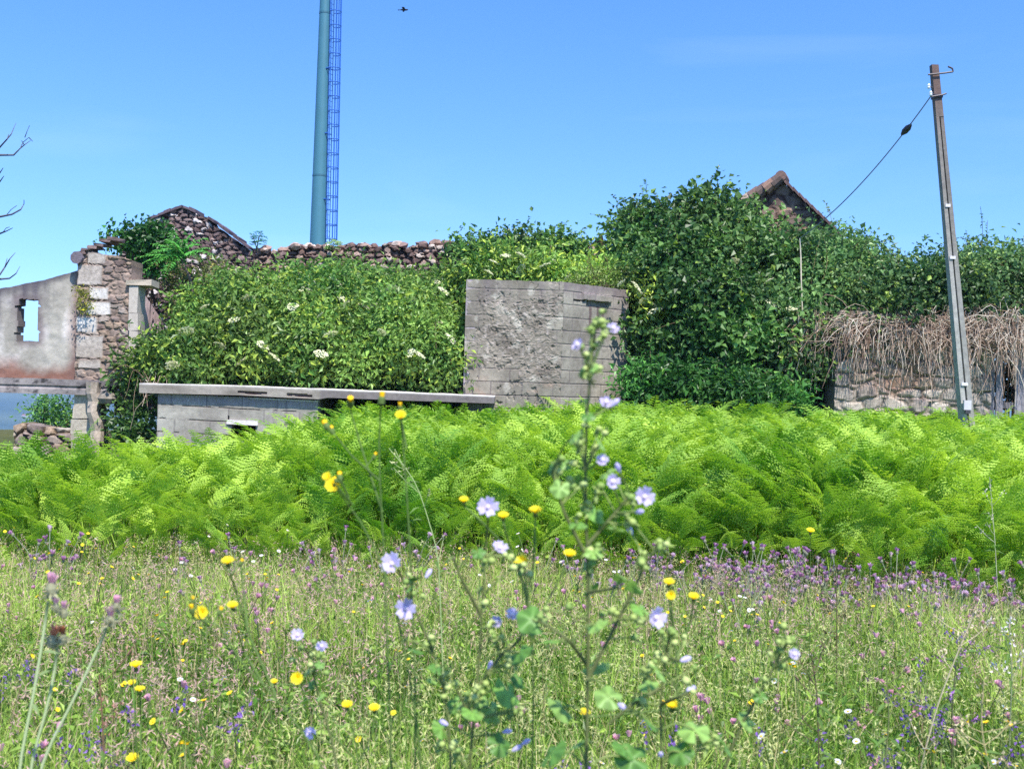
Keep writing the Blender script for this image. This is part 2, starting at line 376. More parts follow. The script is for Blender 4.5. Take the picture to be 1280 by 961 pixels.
sheet_wall('corner_wall', M_STONE, A, B, zlo, lambda u: prof(A, [(96, 318), (110, 312), (126, 316), (150, 320), (163, 324)], D1)(u) + .08 * (fbm(u * 6, 0 * u, 78) - .5), .02,
           lambda u, z: np.where(in_quo(u, z) > 0, .035, _fd(u, z)), fw_col, .5, None, house)
m = MB(); p = W(104, 318, D1 - .05)
m.tube([p + (-.09, -.05, -.06), p + (-.07, .3, -.05)], [.1, .1], 9, lin(112, 104, 110))
for q in range(6):
    c0 = W(104 + q * 8, 316 - q * 3.2 + U(-1, 1), D1 + .1); m.box(c0 + (-.08, -.15, -.03), c0 + (.08, .2, .02), lin(108, 92, 88) * U(.7, 1.3), .02)
m.build('coping', M_STONE, house)
# window: concrete jamb, broken lintel, pink plastered side wall running back
m = MB()
for (y0, y1) in ((358, 391), (391.6, 413), (413.6, 446)):
    p = W(161, y1, D1 - .04); q = W(173, y0, D1 - .04); m.box((p[0], D1 - .06, p[2]), (q[0], D1 + .3, q[2]), lin(186, 176, 164) * U(.9, 1.08), .006)
m.build('window_jamb', M_CONC, house)
p = W(158, 357.5, D1 - .05); q = W(190, 350, D1 - .05); m = MB(); m.box((p[0], D1 - .1, p[2]), (q[0], D1 + .35, q[2]), lin(182, 168, 150), .02)
m.build('window_lintel', M_CONC, house)
A = W(172, 380, D1 + .3); B = W(206, 380, 18.9)
zt = W(172, 356, D1 + .3)[2]; LL = math.hypot(B[0] - A[0], B[1] - A[1])
zt2, zl1, zl2 = W(206, 404, 18.9)[2], W(172, 424, D1 + .3)[2], W(206, 432, 18.9)[2]
def sw_mask(u, z):
    lo = zl1 + (zl2 - zl1) * (u / LL) + .45 * np.clip((vn(u * 6.5, 0 * u, 83) - .55) * 4, 0, 1) * (.3 + .7 * vn(u * 30, 0 * u, 86))
    return z > lo
sheet_wall('side_wall', M_PLASTER, A, B, zl2 - .25, lambda u: zt + (zt2 - zt) * (u / LL) + .03 * (fbm(u * 5, u * 0, 81) - .5), .02, lambda u, z: .02 * (fbm(u * 8, z * 3, 82) - .5),
           lambda u, z: mixc(mixc(lin(216, 190, 190), lin(190, 160, 160), (fbm(u * 4, z * 2, 84) - .3) * 2), lin(96, 76, 78), (vn(u * 8, z * .7, 85) - .72) * 6), .22, sw_mask, house)
# gable
DG = 20.6
A = W(150, 300, DG); B = W(318, 300, DG)
gp = prof(A, [(150, 300), (190, 276), (212, 264), (232, 261), (252, 270), (262, 273), (266, 281), (290, 297), (312, 313), (318, 318)], DG)
sheet_wall('gable_wall', M_STONE, A, B, .6, lambda u: gp(u) + .05 * (fbm(u * 7, u * 0, 88) - .5), .022, rub_disp(.15, .085, 91, .06),
           rub_col(.15, .085, 91, [lin(122, 106, 102), lin(100, 84, 82), lin(140, 120, 114), lin(110, 94, 92), lin(196, 186, 182), lin(92, 76, 74)], lin(70, 58, 56)), .45, None, house)
m = MB()
for (x0, y0, x1, y1, n_) in ((186, 277, 228, 260, 6), (231, 260.5, 252, 269, 3), (262, 274, 312, 311, 8)):
    for q in range(n_):
        if U(0, 1) < .22: continue
        a = W(x0 + (x1 - x0) * q / n_, y0 + (y1 - y0) * q / n_ + .4, DG); b = W(x0 + (x1 - x0) * (q + 1.15) / n_, y0 + (y1 - y0) * (q + 1.15) / n_ + .4 + U(-.6, .6), DG)
        th = U(.035, .075); y0_, y1_ = DG - .12 + U(-.03, .03), DG + .5
        V = [(a[0], y0_, a[2]), (b[0], y0_, b[2]), (b[0], y1_, b[2]), (a[0], y1_, a[2])]; V2 = [(v[0], v[1], v[2] + th) for v in V]
        m.add(V + V2, f4=[[0, 3, 2, 1], [4, 5, 6, 7], [0, 1, 5, 4], [1, 2, 6, 5], [2, 3, 7, 6], [3, 0, 4, 7]], col=lin(96, 84, 90) * U(.75, 1.2))
m.build('gable_coping', M_STONE, house)
DR = 20.7
A = W(312, 320, DR); B = W(800, 330, DR)
rp = prof(A, [(312, 318), (330, 314), (355, 314), (370, 311), (395, 309), (420, 312), (440, 309), (470, 309), (490, 306), (505, 310), (530, 308), (560, 304), (600, 306), (700, 312), (800, 320)], DR)
sheet_wall('rubble_wall', M_STONE, A, B, .6, lambda u: rp(u) + .14 * (fbm(u * 5, u * 0, 93) - .5) + .07 * (vn(u * 13, u * 0, 94) - .5), .025, rub_disp(.17, .1, 95, .09), rub_col(.17, .1, 95, P_RED, lin(62, 46, 44)), .6, None, house)
for q in range(80):                  # loose stones lying along the broken top
    px = U(318, 572); u_ = W(px, 310, DR)[0]; z_ = float(rp(u_ - A[0])); sz_ = U(.05, .12); m = MB(); k_ = U(.8, 1.2, 5)
    m.lathe([(0, -.6 * sz_ * k_[0]), (sz_ * .9 * k_[1], -.4 * sz_), (sz_ * 1.1 * k_[2], .1 * sz_), (sz_ * .6 * k_[3], .55 * sz_), (0, .6 * sz_ * k_[4])], (u_, DR + U(-.1, .45), z_ + sz_ * .3), 6, P_RED[q % 6] * U(.8, 1.3), axis=(U(-.5, .5), U(-.5, .5), 1))
    m.V[0] = m.V[0] + U(-.012, .012, m.V[0].shape)
    tag(m.build('loose_stone', M_STONE), 'loose reddish stone lying on the broken top of the rubble wall', 'stone', 'loose stones along the rubble wall top')
A = W(728, 350, 20.2); B = W(760, 350, 20.2)
stub = sheet_wall('wall_stub', M_STONE, A, B, 1.0, prof(A, [(728, 318), (740, 304), (752, 293), (758, 310), (760, 320)], 20.2), .025, rub_disp(.2, .25, 97, .06),
           rub_col(.2, .25, 97, [lin(150, 122, 108), lin(120, 92, 84), lin(170, 146, 130)], lin(84, 62, 54)), .4)
tag(stub, 'jagged reddish stump of stone wall poking out of the greenery behind the tank', 'wall')

# --- terrace: concrete slab on a block wall
DT = 16.0
terr = thing('block_outbuilding', 'low grey block outbuilding with a flat concrete slab roof and a small square hole', 'outbuilding', (W(380, 500, DT)[0], 17, -.3))
A = W(174, 486, DT); B = W(618, 498, DT)
edge_t = prof(A, [(174, 479), (300, 482), (420, 487), (520, 491), (640, 496)], DT); edge_b = prof(A, [(174, 491), (300, 494), (398, 499), (410, 497), (520, 501), (640, 505)], DT)
def slab_col(u, z):
    x = u + A_slab
    c = mixc(lin(158, 150, 140), lin(118, 110, 102), (fbm(u * 2.2, z * 6, 101) - .3) * 2)
    c = mixc(c, lin(112, 104, 104), np.clip((u - 2.62) * 30, 0, 1) * .8)
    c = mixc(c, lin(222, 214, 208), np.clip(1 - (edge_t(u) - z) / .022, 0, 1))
    for (a, b) in ((1.44, 1.86), (2.16, 2.52)):
        e = np.minimum(np.minimum(u - a, b - u), np.minimum(z - edge_b(u) - .015 - .02 * vn(u * 12, 0 * u, 103), edge_b(u) + .06 - z)); c = mixc(c, lin(88, 58, 54), np.clip(e * 120, 0, 1))
    return c
A_slab = A[0]
sheet_wall('roof_slab', M_CONC, A, B, edge_b, lambda u: edge_t(u) + .012 * (fbm(u * 5, 0 * u, 100) - .5), .014,
           lambda u, z: .012 * (fbm(u * 6, z * 8, 102) - .5) - .04 * sum((rect(u, z, a, b, edge_b(u) + .015 + .02 * vn(u * 12, 0 * u, 103), edge_b(u) + .06)) for a, b in ((1.44, 1.86), (2.16, 2.52))), slab_col, 3.6, None, terr)
DW = 16.1
A = W(197, 510, DW); B = W(397, 520, DW)
wt = prof(A, [(197, 493), (212, 489.5), (225, 493), (300, 496), (397, 500.5)], DW)
h0, h1 = W(289, 530, DW), W(319, 548, DW); hu0, hu1, hz1, hz0 = h0[0] - A[0], h1[0] - A[0], h0[2] - .01, h1[2] - .02
courses = [W(250, y, DW)[2] for y in (507, 524, 541, 558, 575)]
def bw_joint(u, z):
    d = np.full(u.shape, 9.); wob = .012 * (fbm(u * 6, z * 3, 111) - .5)
    for q, cz in enumerate(courses):
        cz_ = cz - .006 * u * 4; d = np.minimum(d, np.abs(z + wob - cz_))
    row = np.searchsorted(-np.array(courses), -(z + .006 * u * 4))
    off = row * .25 + .1 * _h(row.astype(np.int64), row.astype(np.int64) * 0, 6)
    vj = np.abs(((u + off) % .52) - .26)
    return d, np.where(_h(np.floor((u + off) / .52).astype(np.int64), row.astype(np.int64), 3) > .12, vj, 9), row, np.floor((u + off - .26) / .52)
def bw_col(u, z):
    d, v, row, cell = bw_joint(u, z)
    c = mixc(lin(168, 164, 154), lin(136, 130, 122), (fbm(u * 2, z * 3, 112) - .3) * 2)
    c = c * (.88 + .2 * _h(cell.astype(np.int64), row.astype(np.int64), 9))[..., None]
    c = mixc(c, lin(150, 138, 142), np.clip((z - courses[0]) / .06, 0, 1) * .7)
    crack = fbm(u * 7, z * 2, 113)
    c = mixc(c, lin(70, 60, 62), np.clip(1 - d / .014, 0, 1) * np.clip((crack - .30) * 7, 0, 1))
    c = mixc(c, lin(96, 88, 90), np.clip(1 - v / .013, 0, 1) * .85)
    st = np.clip((fbm(u * 9, z * .6, 115) - .48) * 6, 0, 1) * np.exp(-((u - 1.95) / .3) ** 2)
    c = mixc(c, lin(104, 96, 98), st * .8)
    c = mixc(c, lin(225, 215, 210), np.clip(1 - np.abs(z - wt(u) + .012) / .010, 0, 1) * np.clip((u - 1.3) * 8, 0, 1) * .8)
    e = np.maximum(np.maximum(hu0 - u, u - hu1), np.maximum(hz0 - z, z - hz1))
    return mixc(c, lin(100, 90, 92), np.clip(1 - e / .05 + (crack - .5) * 2, 0, 1) * .7)
def bw_mask(u, z):
    e = .02 * (fbm(u * 9, z * 9, 116) - .5)
    return ~(rect(u, z, hu0 + e, hu1 + e, hz0, hz1 + e) | rect(u, z, hu0 - .05, hu0 - .03, hz1 + .02, hz1 + .13) | rect(u, z, hu0 - .13, hu0 + .02, hz0 - .02, hz0 + .07 + e))
sheet_wall('block_wall', M_CONC, A, B, -1.0, wt, .013, lambda u, z: .010 * (fbm(u * 10, z * 10, 117) - .5) - .014 * np.clip(1 - bw_joint(u, z)[0] / .012, 0, 1) * (fbm(u * 7, z * 2, 113) > .4), bw_col, .16, bw_mask, terr)
m = MB()
p = W(283, 529, DW - .03); q = W(322, 527, DW - .03); m.box((p[0], DW - .035, p[2] - .015), (q[0], DW + .12, q[2] + .01), lin(214, 206, 204), .006)
m.build('hole_lintel', M_CONC, terr)
m = MB(); a0 = W(199, 540, DW); a1 = W(397, 540, DW); e1 = W(610, 540, 17.0)
m.box((a0[0], 19.3, -.8), (e1[0], 19.5, 1.25), lin(104, 96, 92)); m.box((a0[0], 16.3, -.8), (a0[0] + .15, 19.3, 1.22), lin(120, 112, 110))
m.box((a1[0] - .14, 16.3, -.8), (a1[0] - .003, 19.3, 1.15), lin(120, 112, 110)); m.box((e1[0] - .3, 16.4, -.8), (e1[0] - .1, 19.3, 1.1), lin(120, 112, 110))
m.build('rear_wall', M_CONC, terr)

# --- concrete water tank with a canted corner
tank = thing('water_tank', 'tall grey concrete block tank with a rough rendered front and a canted side', 'tank', (W(680, 490, 17.6)[0], 17.6, 0))
K0 = W(581, 420, 17.0); K1 = W(703, 420, 17.0); K2 = W(784, 425, 18.1)
ztop = W(640, 350.5, 17.0)[2]
def tk_joint(u, z, s):
    row = np.floor(z / .205); off = .5 * (row % 2) * .48 + .06 * _h(row.astype(np.int64), row.astype(np.int64) * 0, s)
    dz = np.abs(z / .205 - np.round(z / .205)) * .205 + .006 * (fbm(u * 8, z * 8, s) - .5); du = np.abs((u + off) / .48 - np.round((u + off) / .48)) * .48
    return dz, du, row, np.floor((u + off) / .48 + .5)
def tk_rough(u, z):
    e = np.minimum(np.minimum(u - .10, 1.50 - u) , np.minimum(z - 1.55, ztop - .16 - z)) + .32 * (fbm(u * 2.2, z * 2.2, 121) - .55) + .05 * (fbm(u * 10, z * 10, 122) - .5)
    e = np.where((u > .85) & (z < 1.75), e + .2, e)
    return np.clip(e * 5 + .25, 0, 1)
def ridges(u, z): return np.abs(fbm(u * 15 + 2.4 * fbm(u * 7, z * 7, 131), z * 20 + 2.4 * fbm(u * 7, z * 7, 132), 133, 3) - .5) * 2
def tf_disp(u, z):
    dz, du, *_ = tk_joint(u, z, 120); r_ = tk_rough(u, z)
    j = np.maximum(np.clip(1 - dz / .012, 0, 1) * .9, np.clip(1 - du / .010, 0, 1) * .6)
    return r_ * (.008 + .026 * (ridges(u, z) - .25)) + (1 - r_ * .7) * (-.014 * j + .006 * fbm(u * 20, z * 20, 134)) - .025 * np.clip((fbm(u * 14, z * 9, 135) - .66) * 8, 0, 1)
def tf_col(u, z):
    dz, du, row, cell = tk_joint(u, z, 120); r_ = tk_rough(u, z)
    c = mixc(lin(148, 141, 128), lin(112, 105, 95), (fbm(u * 3, z * 3, 136) - .3) * 2) * (.88 + .22 * _h(cell.astype(np.int64), row.astype(np.int64), 137))[..., None]
    c = mixc(c, lin(98, 88, 92), np.maximum(np.clip(1 - dz / .011, 0, 1) * .9, np.clip(1 - du / .011, 0, 1) * .8))
    rc = mixc(lin(142, 133, 121), lin(104, 96, 87), (fbm(u * 5, z * 5, 138) - .3) * 2.2)
    rc = mixc(rc, lin(178, 166, 158), (vn(u * 22, z * 26, 139) - .7) * 3)
    c = mixc(c, rc, r_ * .8)
    c = mixc(c, lin(112, 102, 106), np.clip((fbm(u * 3, z * .7, 140) - .5) * 3, 0, 1) * np.clip(1 - (ztop - z) / .55, 0, 1))
    c = mixc(c, lin(92, 84, 80), np.clip((vn(u * 11, z * .8, 145) - .62) * 4, 0, 1) * np.clip(1.2 - (ztop - z) / .9, 0, 1) * .55)
    c = mixc(c, lin(178, 172, 160), np.clip((fbm(u * 6, z * 6, 146) - .64) * 7, 0, 1) * .7)
    return mixc(c, lin(150, 128, 112), np.clip((fbm(u * 7, z * 10, 142) - .6) * 4, 0, 1) * np.clip(1.2 - (z - 1.2) / .5, 0, 1) * .6)
sheet_wall('front_face', M_CONC, K0, K1, -.2, lambda u: ztop + .015 * (fbm(u * 9, 0 * u, 143) - .5), .012, tf_disp, tf_col, .18, None, tank)
LS = math.hypot(K2[0] - K1[0], K2[1] - K1[1])
ztop2 = lambda u: ztop + .02 * (fbm(u * 9, 0 * u, 144) - .5)
slot = lambda u, z: rect(u, z, .52, 1.08, ztop - .33, ztop - .26 + .03 * vn(u * 9, 0 * u, 1)) | rect(u, z, .22, .5, ztop - .27, ztop - .25)
def ts_disp(u, z):
    dz, du, *_ = tk_joint(u, z, 150)
    return -.012 * np.maximum(np.clip(1 - dz / .012, 0, 1), np.clip(1 - du / .010, 0, 1) * .7) + .008 * fbm(u * 12, z * 12, 151) + .04 * rect(u, z, .42, 1.12, ztop - .24, ztop - .13) - .07 * slot(u, z)
def ts_col(u, z):
    dz, du, row, cell = tk_joint(u, z, 150)
    c = mixc(lin(154, 148, 136), lin(123, 116, 107), (fbm(u * 3, z * 3, 152) - .3) * 2) * (.86 + .24 * _h(cell.astype(np.int64), row.astype(np.int64), 153))[..., None]
    c = mixc(c, lin(96, 88, 92), np.maximum(np.clip(1 - dz / .012, 0, 1) * .9, np.clip(1 - du / .011, 0, 1) * .85))
    c = mixc(c, lin(120, 108, 110), np.clip(1.2 - (ztop - z) / .3 + (fbm(u * 5, z * 5, 154) - .5) * 2, 0, 1) * .8)
    s = np.clip((vn(u * 16, z * .4, 155) - .6) * 5, 0, 1) * rect(u, z, .55, 1.1, ztop - .7, ztop - .33) 
    c = mixc(c, lin(92, 76, 76), s * .85)
    v = np.abs(u - .9 - .10 * (ztop - .5 - z) - .02 * np.sin(z * 9)); v = np.minimum(v, np.abs(u - 1.0 - .2 * (ztop - .6 - z)))
    return mixc(c, lin(110, 98, 100), np.clip(1 - v / .010, 0, 1) * (z < ztop - .6) * .7)
sheet_wall('canted_face', M_CONC, K1, K2, -.2, ztop2, .012, ts_disp, ts_col, .18, None, tank)
K3 = (K2[0], 19.4); K4 = (K0[0], 19.4)
plain = lambda u, z: mixc(lin(170, 160, 164), lin(134, 124, 128), (fbm(u * 3, z * 3, 160) - .3) * 2)
flat0 = lambda u, z: .01 * (fbm(u * 6, z * 6, 161) - .5)
sheet_wall('side_face', M_CONC, (K2[0], K2[1] + .003), K3, -.2, ztop - .01, .05, flat0, plain, .15, None, tank)
sheet_wall('rear_face', M_CONC, K3, K4, -.2, ztop - .02, .05, flat0, plain, .15, None, tank)
sheet_wall('left_face', M_CONC, K4, (K0[0], K0[1] + .003), -.2, ztop - .01, .05, flat0, plain, .15, None, tank)
m = MB(); m.box((K0[0] + .16, 18.3, ztop - .45), (K2[0] - .2, 19.2, ztop - .35), lin(90, 80, 66)); m.build('lid_slab', M_CONC, tank)

# --- tiled house end among the ivy on the right
tiled = thing('tiled_house', 'brown house gable with broken clay roof tiles rising out of the ivy', 'house', (W(980, 300, 20.3)[0], 20.3, 0))
DH = 20.2
A = W(938, 300, DH); ap = W(976, 228, DH); B = np.array([W(1032, 300, DH)[0], DH - .55, 0])
Lh = math.hypot(B[0] - A[0], B[1] - A[1])
hpz = lambda u: np.interp(u / Lh, [0, .36, 1], [W(938, 249, DH)[2], ap[2] - .02, W(1040, 296, DH)[2]])
sheet_wall('gable_wall', M_STONE, A, B, 0, hpz, .025, rub_disp(.3, .2, 171, .03),
           lambda u, z: mixc(rub_col(.3, .2, 171, [lin(116, 98, 90), lin(102, 86, 80), lin(134, 114, 102)], lin(66, 48, 46))(u, z), lin(176, 146, 122), (fbm(u * 4, z * 4, 173) - .62) * 6), .4, None, tiled)
dw = np.array([B[0] - A[0], B[1] - A[1]]) / Lh; bk = np.array([-dw[1], dw[0]])          # bk: back along the ridge
apx = np.array([A[0], A[1]]) + dw * .36 * Lh
def tile_roof(name, foot, rows, cols, seed):
    m = MB(); r_ = np.random.default_rng(seed)
    for a in range(rows):
        for b in range(cols):
            if r_.random() < .06 and b > 0: continue
            t0 = a / rows; t1 = (a + 1.2) / rows
            P0 = np.array([*(apx + (foot[:2] - apx) * t0), ap[2] + .02 + (foot[2] - ap[2]) * t0]); P1 = np.array([*(apx + (foot[:2] - apx) * t1), ap[2] - .02 + (foot[2] - ap[2]) * t1])
            bb = -.12 + b * .2 + r_.uniform(-.02, .02); off = np.array([*(bk * bb), r_.uniform(-.01, .02)])
            sag = np.array([0, 0, -.04 * b])
            m.tube([P1 + off + sag, P0 + off + sag], [.115, .095], 10, [lin(150, 120, 104), lin(122, 100, 90), lin(180, 158, 142), lin(104, 88, 82)][r_.integers(4)] * r_.uniform(.75, 1.15))
    return m.build(name, M_TILE, tiled)
ft = np.array([*(A[:2] - dw * .22), W(930, 256, DH)[2]])
tile_roof('tiled_roof', ft, 6, 9, 4)
ftr = np.array([*(B[:2] + dw * .05), W(1036, 296, DH)[2]])
m = MB()
for q in range(9):
    P0 = np.array([*(apx + (ftr[:2] - apx) * (q / 9)), ap[2] + (ftr[2] - ap[2]) * q / 9 + U(0, .02)]); P1 = np.array([*(apx + (ftr[:2] - apx) * ((q + 1.1) / 9)), ap[2] - .01 + (ftr[2] - ap[2]) * (q + 1.1) / 9])
    o1 = np.array([*(bk * -.14), 0]); o2 = np.array([*(bk * 1.9), 0]); h_ = np.array([0, 0, .06])
    V = [P0 + o1, P1 + o1, P1 + o2, P0 + o2]
    m.add(V + [v + h_ for v in V], f4=[[0, 3, 2, 1], [4, 5, 6, 7], [0, 1, 5, 4], [1, 2, 6, 5], [2, 3, 7, 6], [3, 0, 4, 7]], col=lin(112, 90, 86) * U(.75, 1.2))
m.build('roof_verge', M_TILE, tiled)
m = MB(); r0 = np.array([*apx, ap[2] + .03]); m.tube([r0 + np.array([*(bk * -.16), .02]), r0 + np.array([*(bk * .35), .02])], [.1, .09], 10, lin(120, 96, 88)); m.build('ridge_tile', M_TILE, tiled)

# --- stone wall and plank gate at the right, doorway beside it
DS = 17.8
A = W(1043, 470, DS); B = W(1238, 470, DS)
zt_ = W(1140, 392, DS)[2]
def rw_col(u, z):
    c = rub_col(.34, .22, 181, P_GREY, lin(96, 84, 72))(u, z)
    c = mixc(c, lin(172, 162, 148), np.clip((fbm(u * 1.6, z * 2, 182) - .34) * 4, 0, 1) * np.clip(1.3 - (z - .9) / .8, 0, 1) * .8)
    c = mixc(c, lin(160, 124, 102), np.exp(-(((u - 1.0) / .4) ** 2 + ((z - 1.65) / .25) ** 2)) * .85)
    vein = np.abs(fbm(u * 3.2, z * 3.2, 184) - .5) + np.abs(fbm(u * 9, z * 9, 185) - .5) * .4
    return mixc(c, lin(62, 54, 48), np.clip(1 - vein / .05, 0, 1) * .7)
wall_r = sheet_wall('stone_wall', M_STONE, A, B, -.3, lambda u: zt_ + .1 * (fbm(u * 3, 0 * u, 186) - .5), .022, rub_disp(.34, .22, 181, .045), rw_col, .5)
tag(wall_r, 'pale field stone wall under dry hanging vines, left of the plank gate', 'wall')
A = W(880, 470, DS + .9); B = W(990, 470, DS + .9)
wl = sheet_wall('stone_wall', M_STONE, A, B, -.3, lambda u: zt_ + .1 * (fbm(u * 3, 0 * u, 188) - .5), .04, rub_disp(.34, .22, 189, .045), rub_col(.34, .22, 189, P_GREY, lin(80, 70, 60)), .5)
tag(wl, 'stone wall buried in ivy, left of the dark doorway', 'wall')
A = W(980, 470, 20.4); B = W(1110, 470, 20.4)
wb = sheet_wall('stone_wall', M_STONE, A, B, -.3, zt_, .05, rub_disp(.34, .22, 190, .045), rub_col(.34, .22, 190, P_GREY, lin(80, 70, 60)), .5)  # wall added behind the opening so the doorway stays dark
tag(wb, 'back stone wall added behind the doorway to keep it dark', 'wall')
gate = thing('plank_gate', 'weathered grey plank gate with gaps at the right edge, beyond the pole', 'gate', (W(1262, 500, DS)[0], DS, 0))
x0 = W(1240, 480, DS)[0]; zg = W(1260, 437, DS)[2]
for q in range(8):
    if q == 2: continue
    m = MB(); xx = x0 + q * .135; lean = U(-.03, .03)
    V = []
    for zz in np.linspace(-.1, zg + U(-.1, .03), 7):
        for (dx, dy) in ((0, 0), (.115, 0), (.115, .025), (0, .025)): V.append((xx + dx + lean * zz + U(-.004, .004), DS + .1 + dy + U(-.004, .004), zz))
    f4 = [[a * 4 + b, a * 4 + (b + 1) % 4, a * 4 + 4 + (b + 1) % 4, a * 4 + 4 + b] for a in range(6) for b in range(4)] + [[24, 25, 26, 27], [3, 2, 1, 0]]
    m.add(V, f4=f4, col=lin(150, 144, 150) * U(.6, 1.15)); m.build('board', M_WOOD, gate)
m = MB()
for zz in (.35, 1.25): m.box((x0 - .03, DS + .13, zz), (x0 + 1.1, DS + .18, zz + .1), lin(120, 112, 112))
m.build('rail', M_WOOD, gate)
A = W(1335, 470, DS); B = W(1500, 470, DS)
we = sheet_wall('stone_wall', M_STONE, A, B, -.3, zt_, .05, rub_disp(.34, .22, 192, .045), rub_col(.34, .22, 192, P_GREY, lin(80, 70, 60)), .5)
tag(we, 'stone wall beyond the plank gate at the edge of the view', 'wall')

# --- telegraph pole and cable
DL = 15.2
pb, pt = W(1210, 545, DL), W(1167.5, 82, DL)
pole = thing('telegraph_pole', 'leaning grey concrete telegraph pole with a groove and a rusty brown top', 'pole', pb)
nseg = 28; m = MB(); tt = np.linspace(-.12, 1, nseg)
def pole_part(offs, depth, mat_col_f, name, t0=-.12, t1=1.0):
    m = MB(); tt = np.linspace(t0, t1, nseg); V = []; cs = []
    for t in tt:
        c = pb + (pt - pb) * t; hw = (.086 * (1 - t) + .048 * t)
        for (a, b) in ((offs[0], depth[0]), (offs[1], depth[0]), (offs[1], depth[1]), (offs[0], depth[1])):
            V.append(c + np.array([a * hw, b * hw, 0])); cs.append(mat_col_f(t) * U(.93, 1.07))
    f4 = [[a * 4 + b, a * 4 + (b + 1) % 4, a * 4 + 4 + (b + 1) % 4, a * 4 + 4 + b] for a in range(nseg - 1) for b in range(4)] + [[(nseg - 1) * 4 + b for b in range(4)], [3, 2, 1, 0]]
    m.add(V, f4=f4, col=np.array(cs)); return m
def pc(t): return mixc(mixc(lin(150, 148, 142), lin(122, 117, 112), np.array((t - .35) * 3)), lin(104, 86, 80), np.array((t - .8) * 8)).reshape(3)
m1 = pole_part((-1, -.22), (-.9, .9), lambda t: pc(t) * 1.12, 'a'); m2 = pole_part((.14, 1), (-.8, .8), lambda t: pc(t) * .9, 'b'); m3 = pole_part((-.23, .15), (-.25, .35), lambda t: pc(t) * .8, 'c')  # one concrete tinted as lit on the left, shaded right and in the groove
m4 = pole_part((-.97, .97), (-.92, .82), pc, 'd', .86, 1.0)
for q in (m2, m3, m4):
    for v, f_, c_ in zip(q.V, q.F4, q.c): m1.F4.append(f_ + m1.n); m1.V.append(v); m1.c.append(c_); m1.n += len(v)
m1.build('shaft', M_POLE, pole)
def onpole(t): return pb + (pt - pb) * t
for (t, l, r_) in ((.974, .12, .22), (.915, .1, .1)):
    m = MB(); c = onpole(t); m.tube([c + (-l, -.075, -.02), c + (r_ * .5, -.075, .01), c + (r_, -.075, .03)], .012, 6, lin(72, 66, 74))
    if t > .95: m.tube([c + (r_, -.075, .03), c + (r_ - .01, -.075, .075), c + (r_ - .07, -.075, .1)], .012, 6, lin(72, 66, 74))
    else:
        hw = .058; m.box(c + (-hw, -hw - .01, -.025), c + (hw, hw + .01, .02), lin(46, 42, 50))
    m.build('bracket', M_METAL, pole)
for (px, py) in ((1161, 108), (1163.5, 117)):
    c = W(px, py, DL - .06); m = MB()
    m.lathe([(0, -.035), (.014, -.035), (.024, -.02), (.015, -.006), (.024, .007), (.015, .02), (.009, .035), (0, .035)], c, 10, lin(214, 226, 236)); m.tube([c, c + (.09, .03, -.02)], .009, 6, lin(70, 66, 76))
    m.build('insulator', M_METAL, pole)
for t in (.14, .48, .62):
    m = MB(); c = onpole(t); hw = .086 * (1 - t) + .048 * t; m.box(c + (-hw * .75, -hw * 1.15, -.02), c + (hw * .35, -hw * .8, .02), lin(210, 206, 210)); m.build('cable_clip', M_METAL, pole)
m = MB(); c = onpole(.085); m.box(c + (-.07, -.14, -.07), c + (.03, -.1, .06), lin(190, 186, 190)); m.box(c + (-.05, -.145, -.12), c + (.02, -.11, -.07), lin(60, 56, 60)); m.build('junction_box', M_METAL, pole)
cable = thing('overhead_cable', 'thin grey cable sloping from the telegraph pole down to the ivy covered house', 'cable', W(1164, 122, DL - .06))
a = W(1164, 120, DL - .06); b = W(1000, 298, 17.75)
tt = np.linspace(0, 1, 24)[:, None]; P = a + (b - a) * tt; P[:, 2] -= (.18 * 4 * tt * (1 - tt))[:, 0]
m = MB(); m.tube(P, .0085, 5, lin(120, 124, 130)); m.build('wire', M_METAL, cable)
m = MB(); c = a + (b - a) * .165; c[2] -= .1; dd = b - a; m.lathe([(0, -.12), (.02, -.1), (.045, -.04), (.045, .04), (.02, .1), (0, .12)], c, 8, lin(36, 36, 44), axis=dd); m.build('cable_joint', M_METAL, cable)
P = np.array([b, W(1001, 320, 17.7), W(1001.5, 350, 17.6), W(1003, 390, 17.6), W(1003, 400, 17.9)]); m = MB(); m.tube(P, .010, 5, lin(196, 184, 160)); m.build('drop_wire', M_METAL, cable)

# --- tall steel tower behind the ruin
DTW = 57.0
tb = W(398 - 1.2, 330, DTW); tower = thing('steel_tower', 'tall tapering blue green steel mast with a caged ladder, behind the ruin', 'tower', (tb[0], DTW, -4))
zs = np.array([-5, W(398, 311, DTW)[2], W(398, 220, DTW)[2], W(404, 17, DTW)[2], 32]); r0_ = .43
rad = np.interp(zs, [zs[1], W(405, 0, DTW)[2]], [.43, .275]); rad = np.where(zs < zs[1], .43 + (zs[1] - zs) * .012, rad); rad[-1] = .16
m = MB(); pr = []
for q in range(len(zs) - 1):
    for t in np.linspace(0, 1, 12)[:-1]: pr.append((rad[q] + (rad[q + 1] - rad[q]) * t, zs[q] + (zs[q + 1] - zs[q]) * t))
pr += [(rad[-1], zs[-1]), (0, zs[-1])]
m.lathe(pr, (tb[0], DTW, 0), 40, lin(66, 116, 132)); m.build('shaft', M_PAINT, tower, True)
for zf in (zs[2], zs[3]):
    m = MB(); rf = float(np.interp(zf, zs, rad)); m.lathe([(rf + .003, zf - .05), (rf + .014, zf - .045), (rf + .014, zf + .045), (rf + .003, zf + .05)], (tb[0], DTW, 0), 40, lin(56, 100, 116)); m.build('flange', M_PAINT, tower)
def rad_at(z): return np.interp(z, zs, rad)
zz = np.arange(-3, 31, .3); lcol = lin(46, 98, 182)
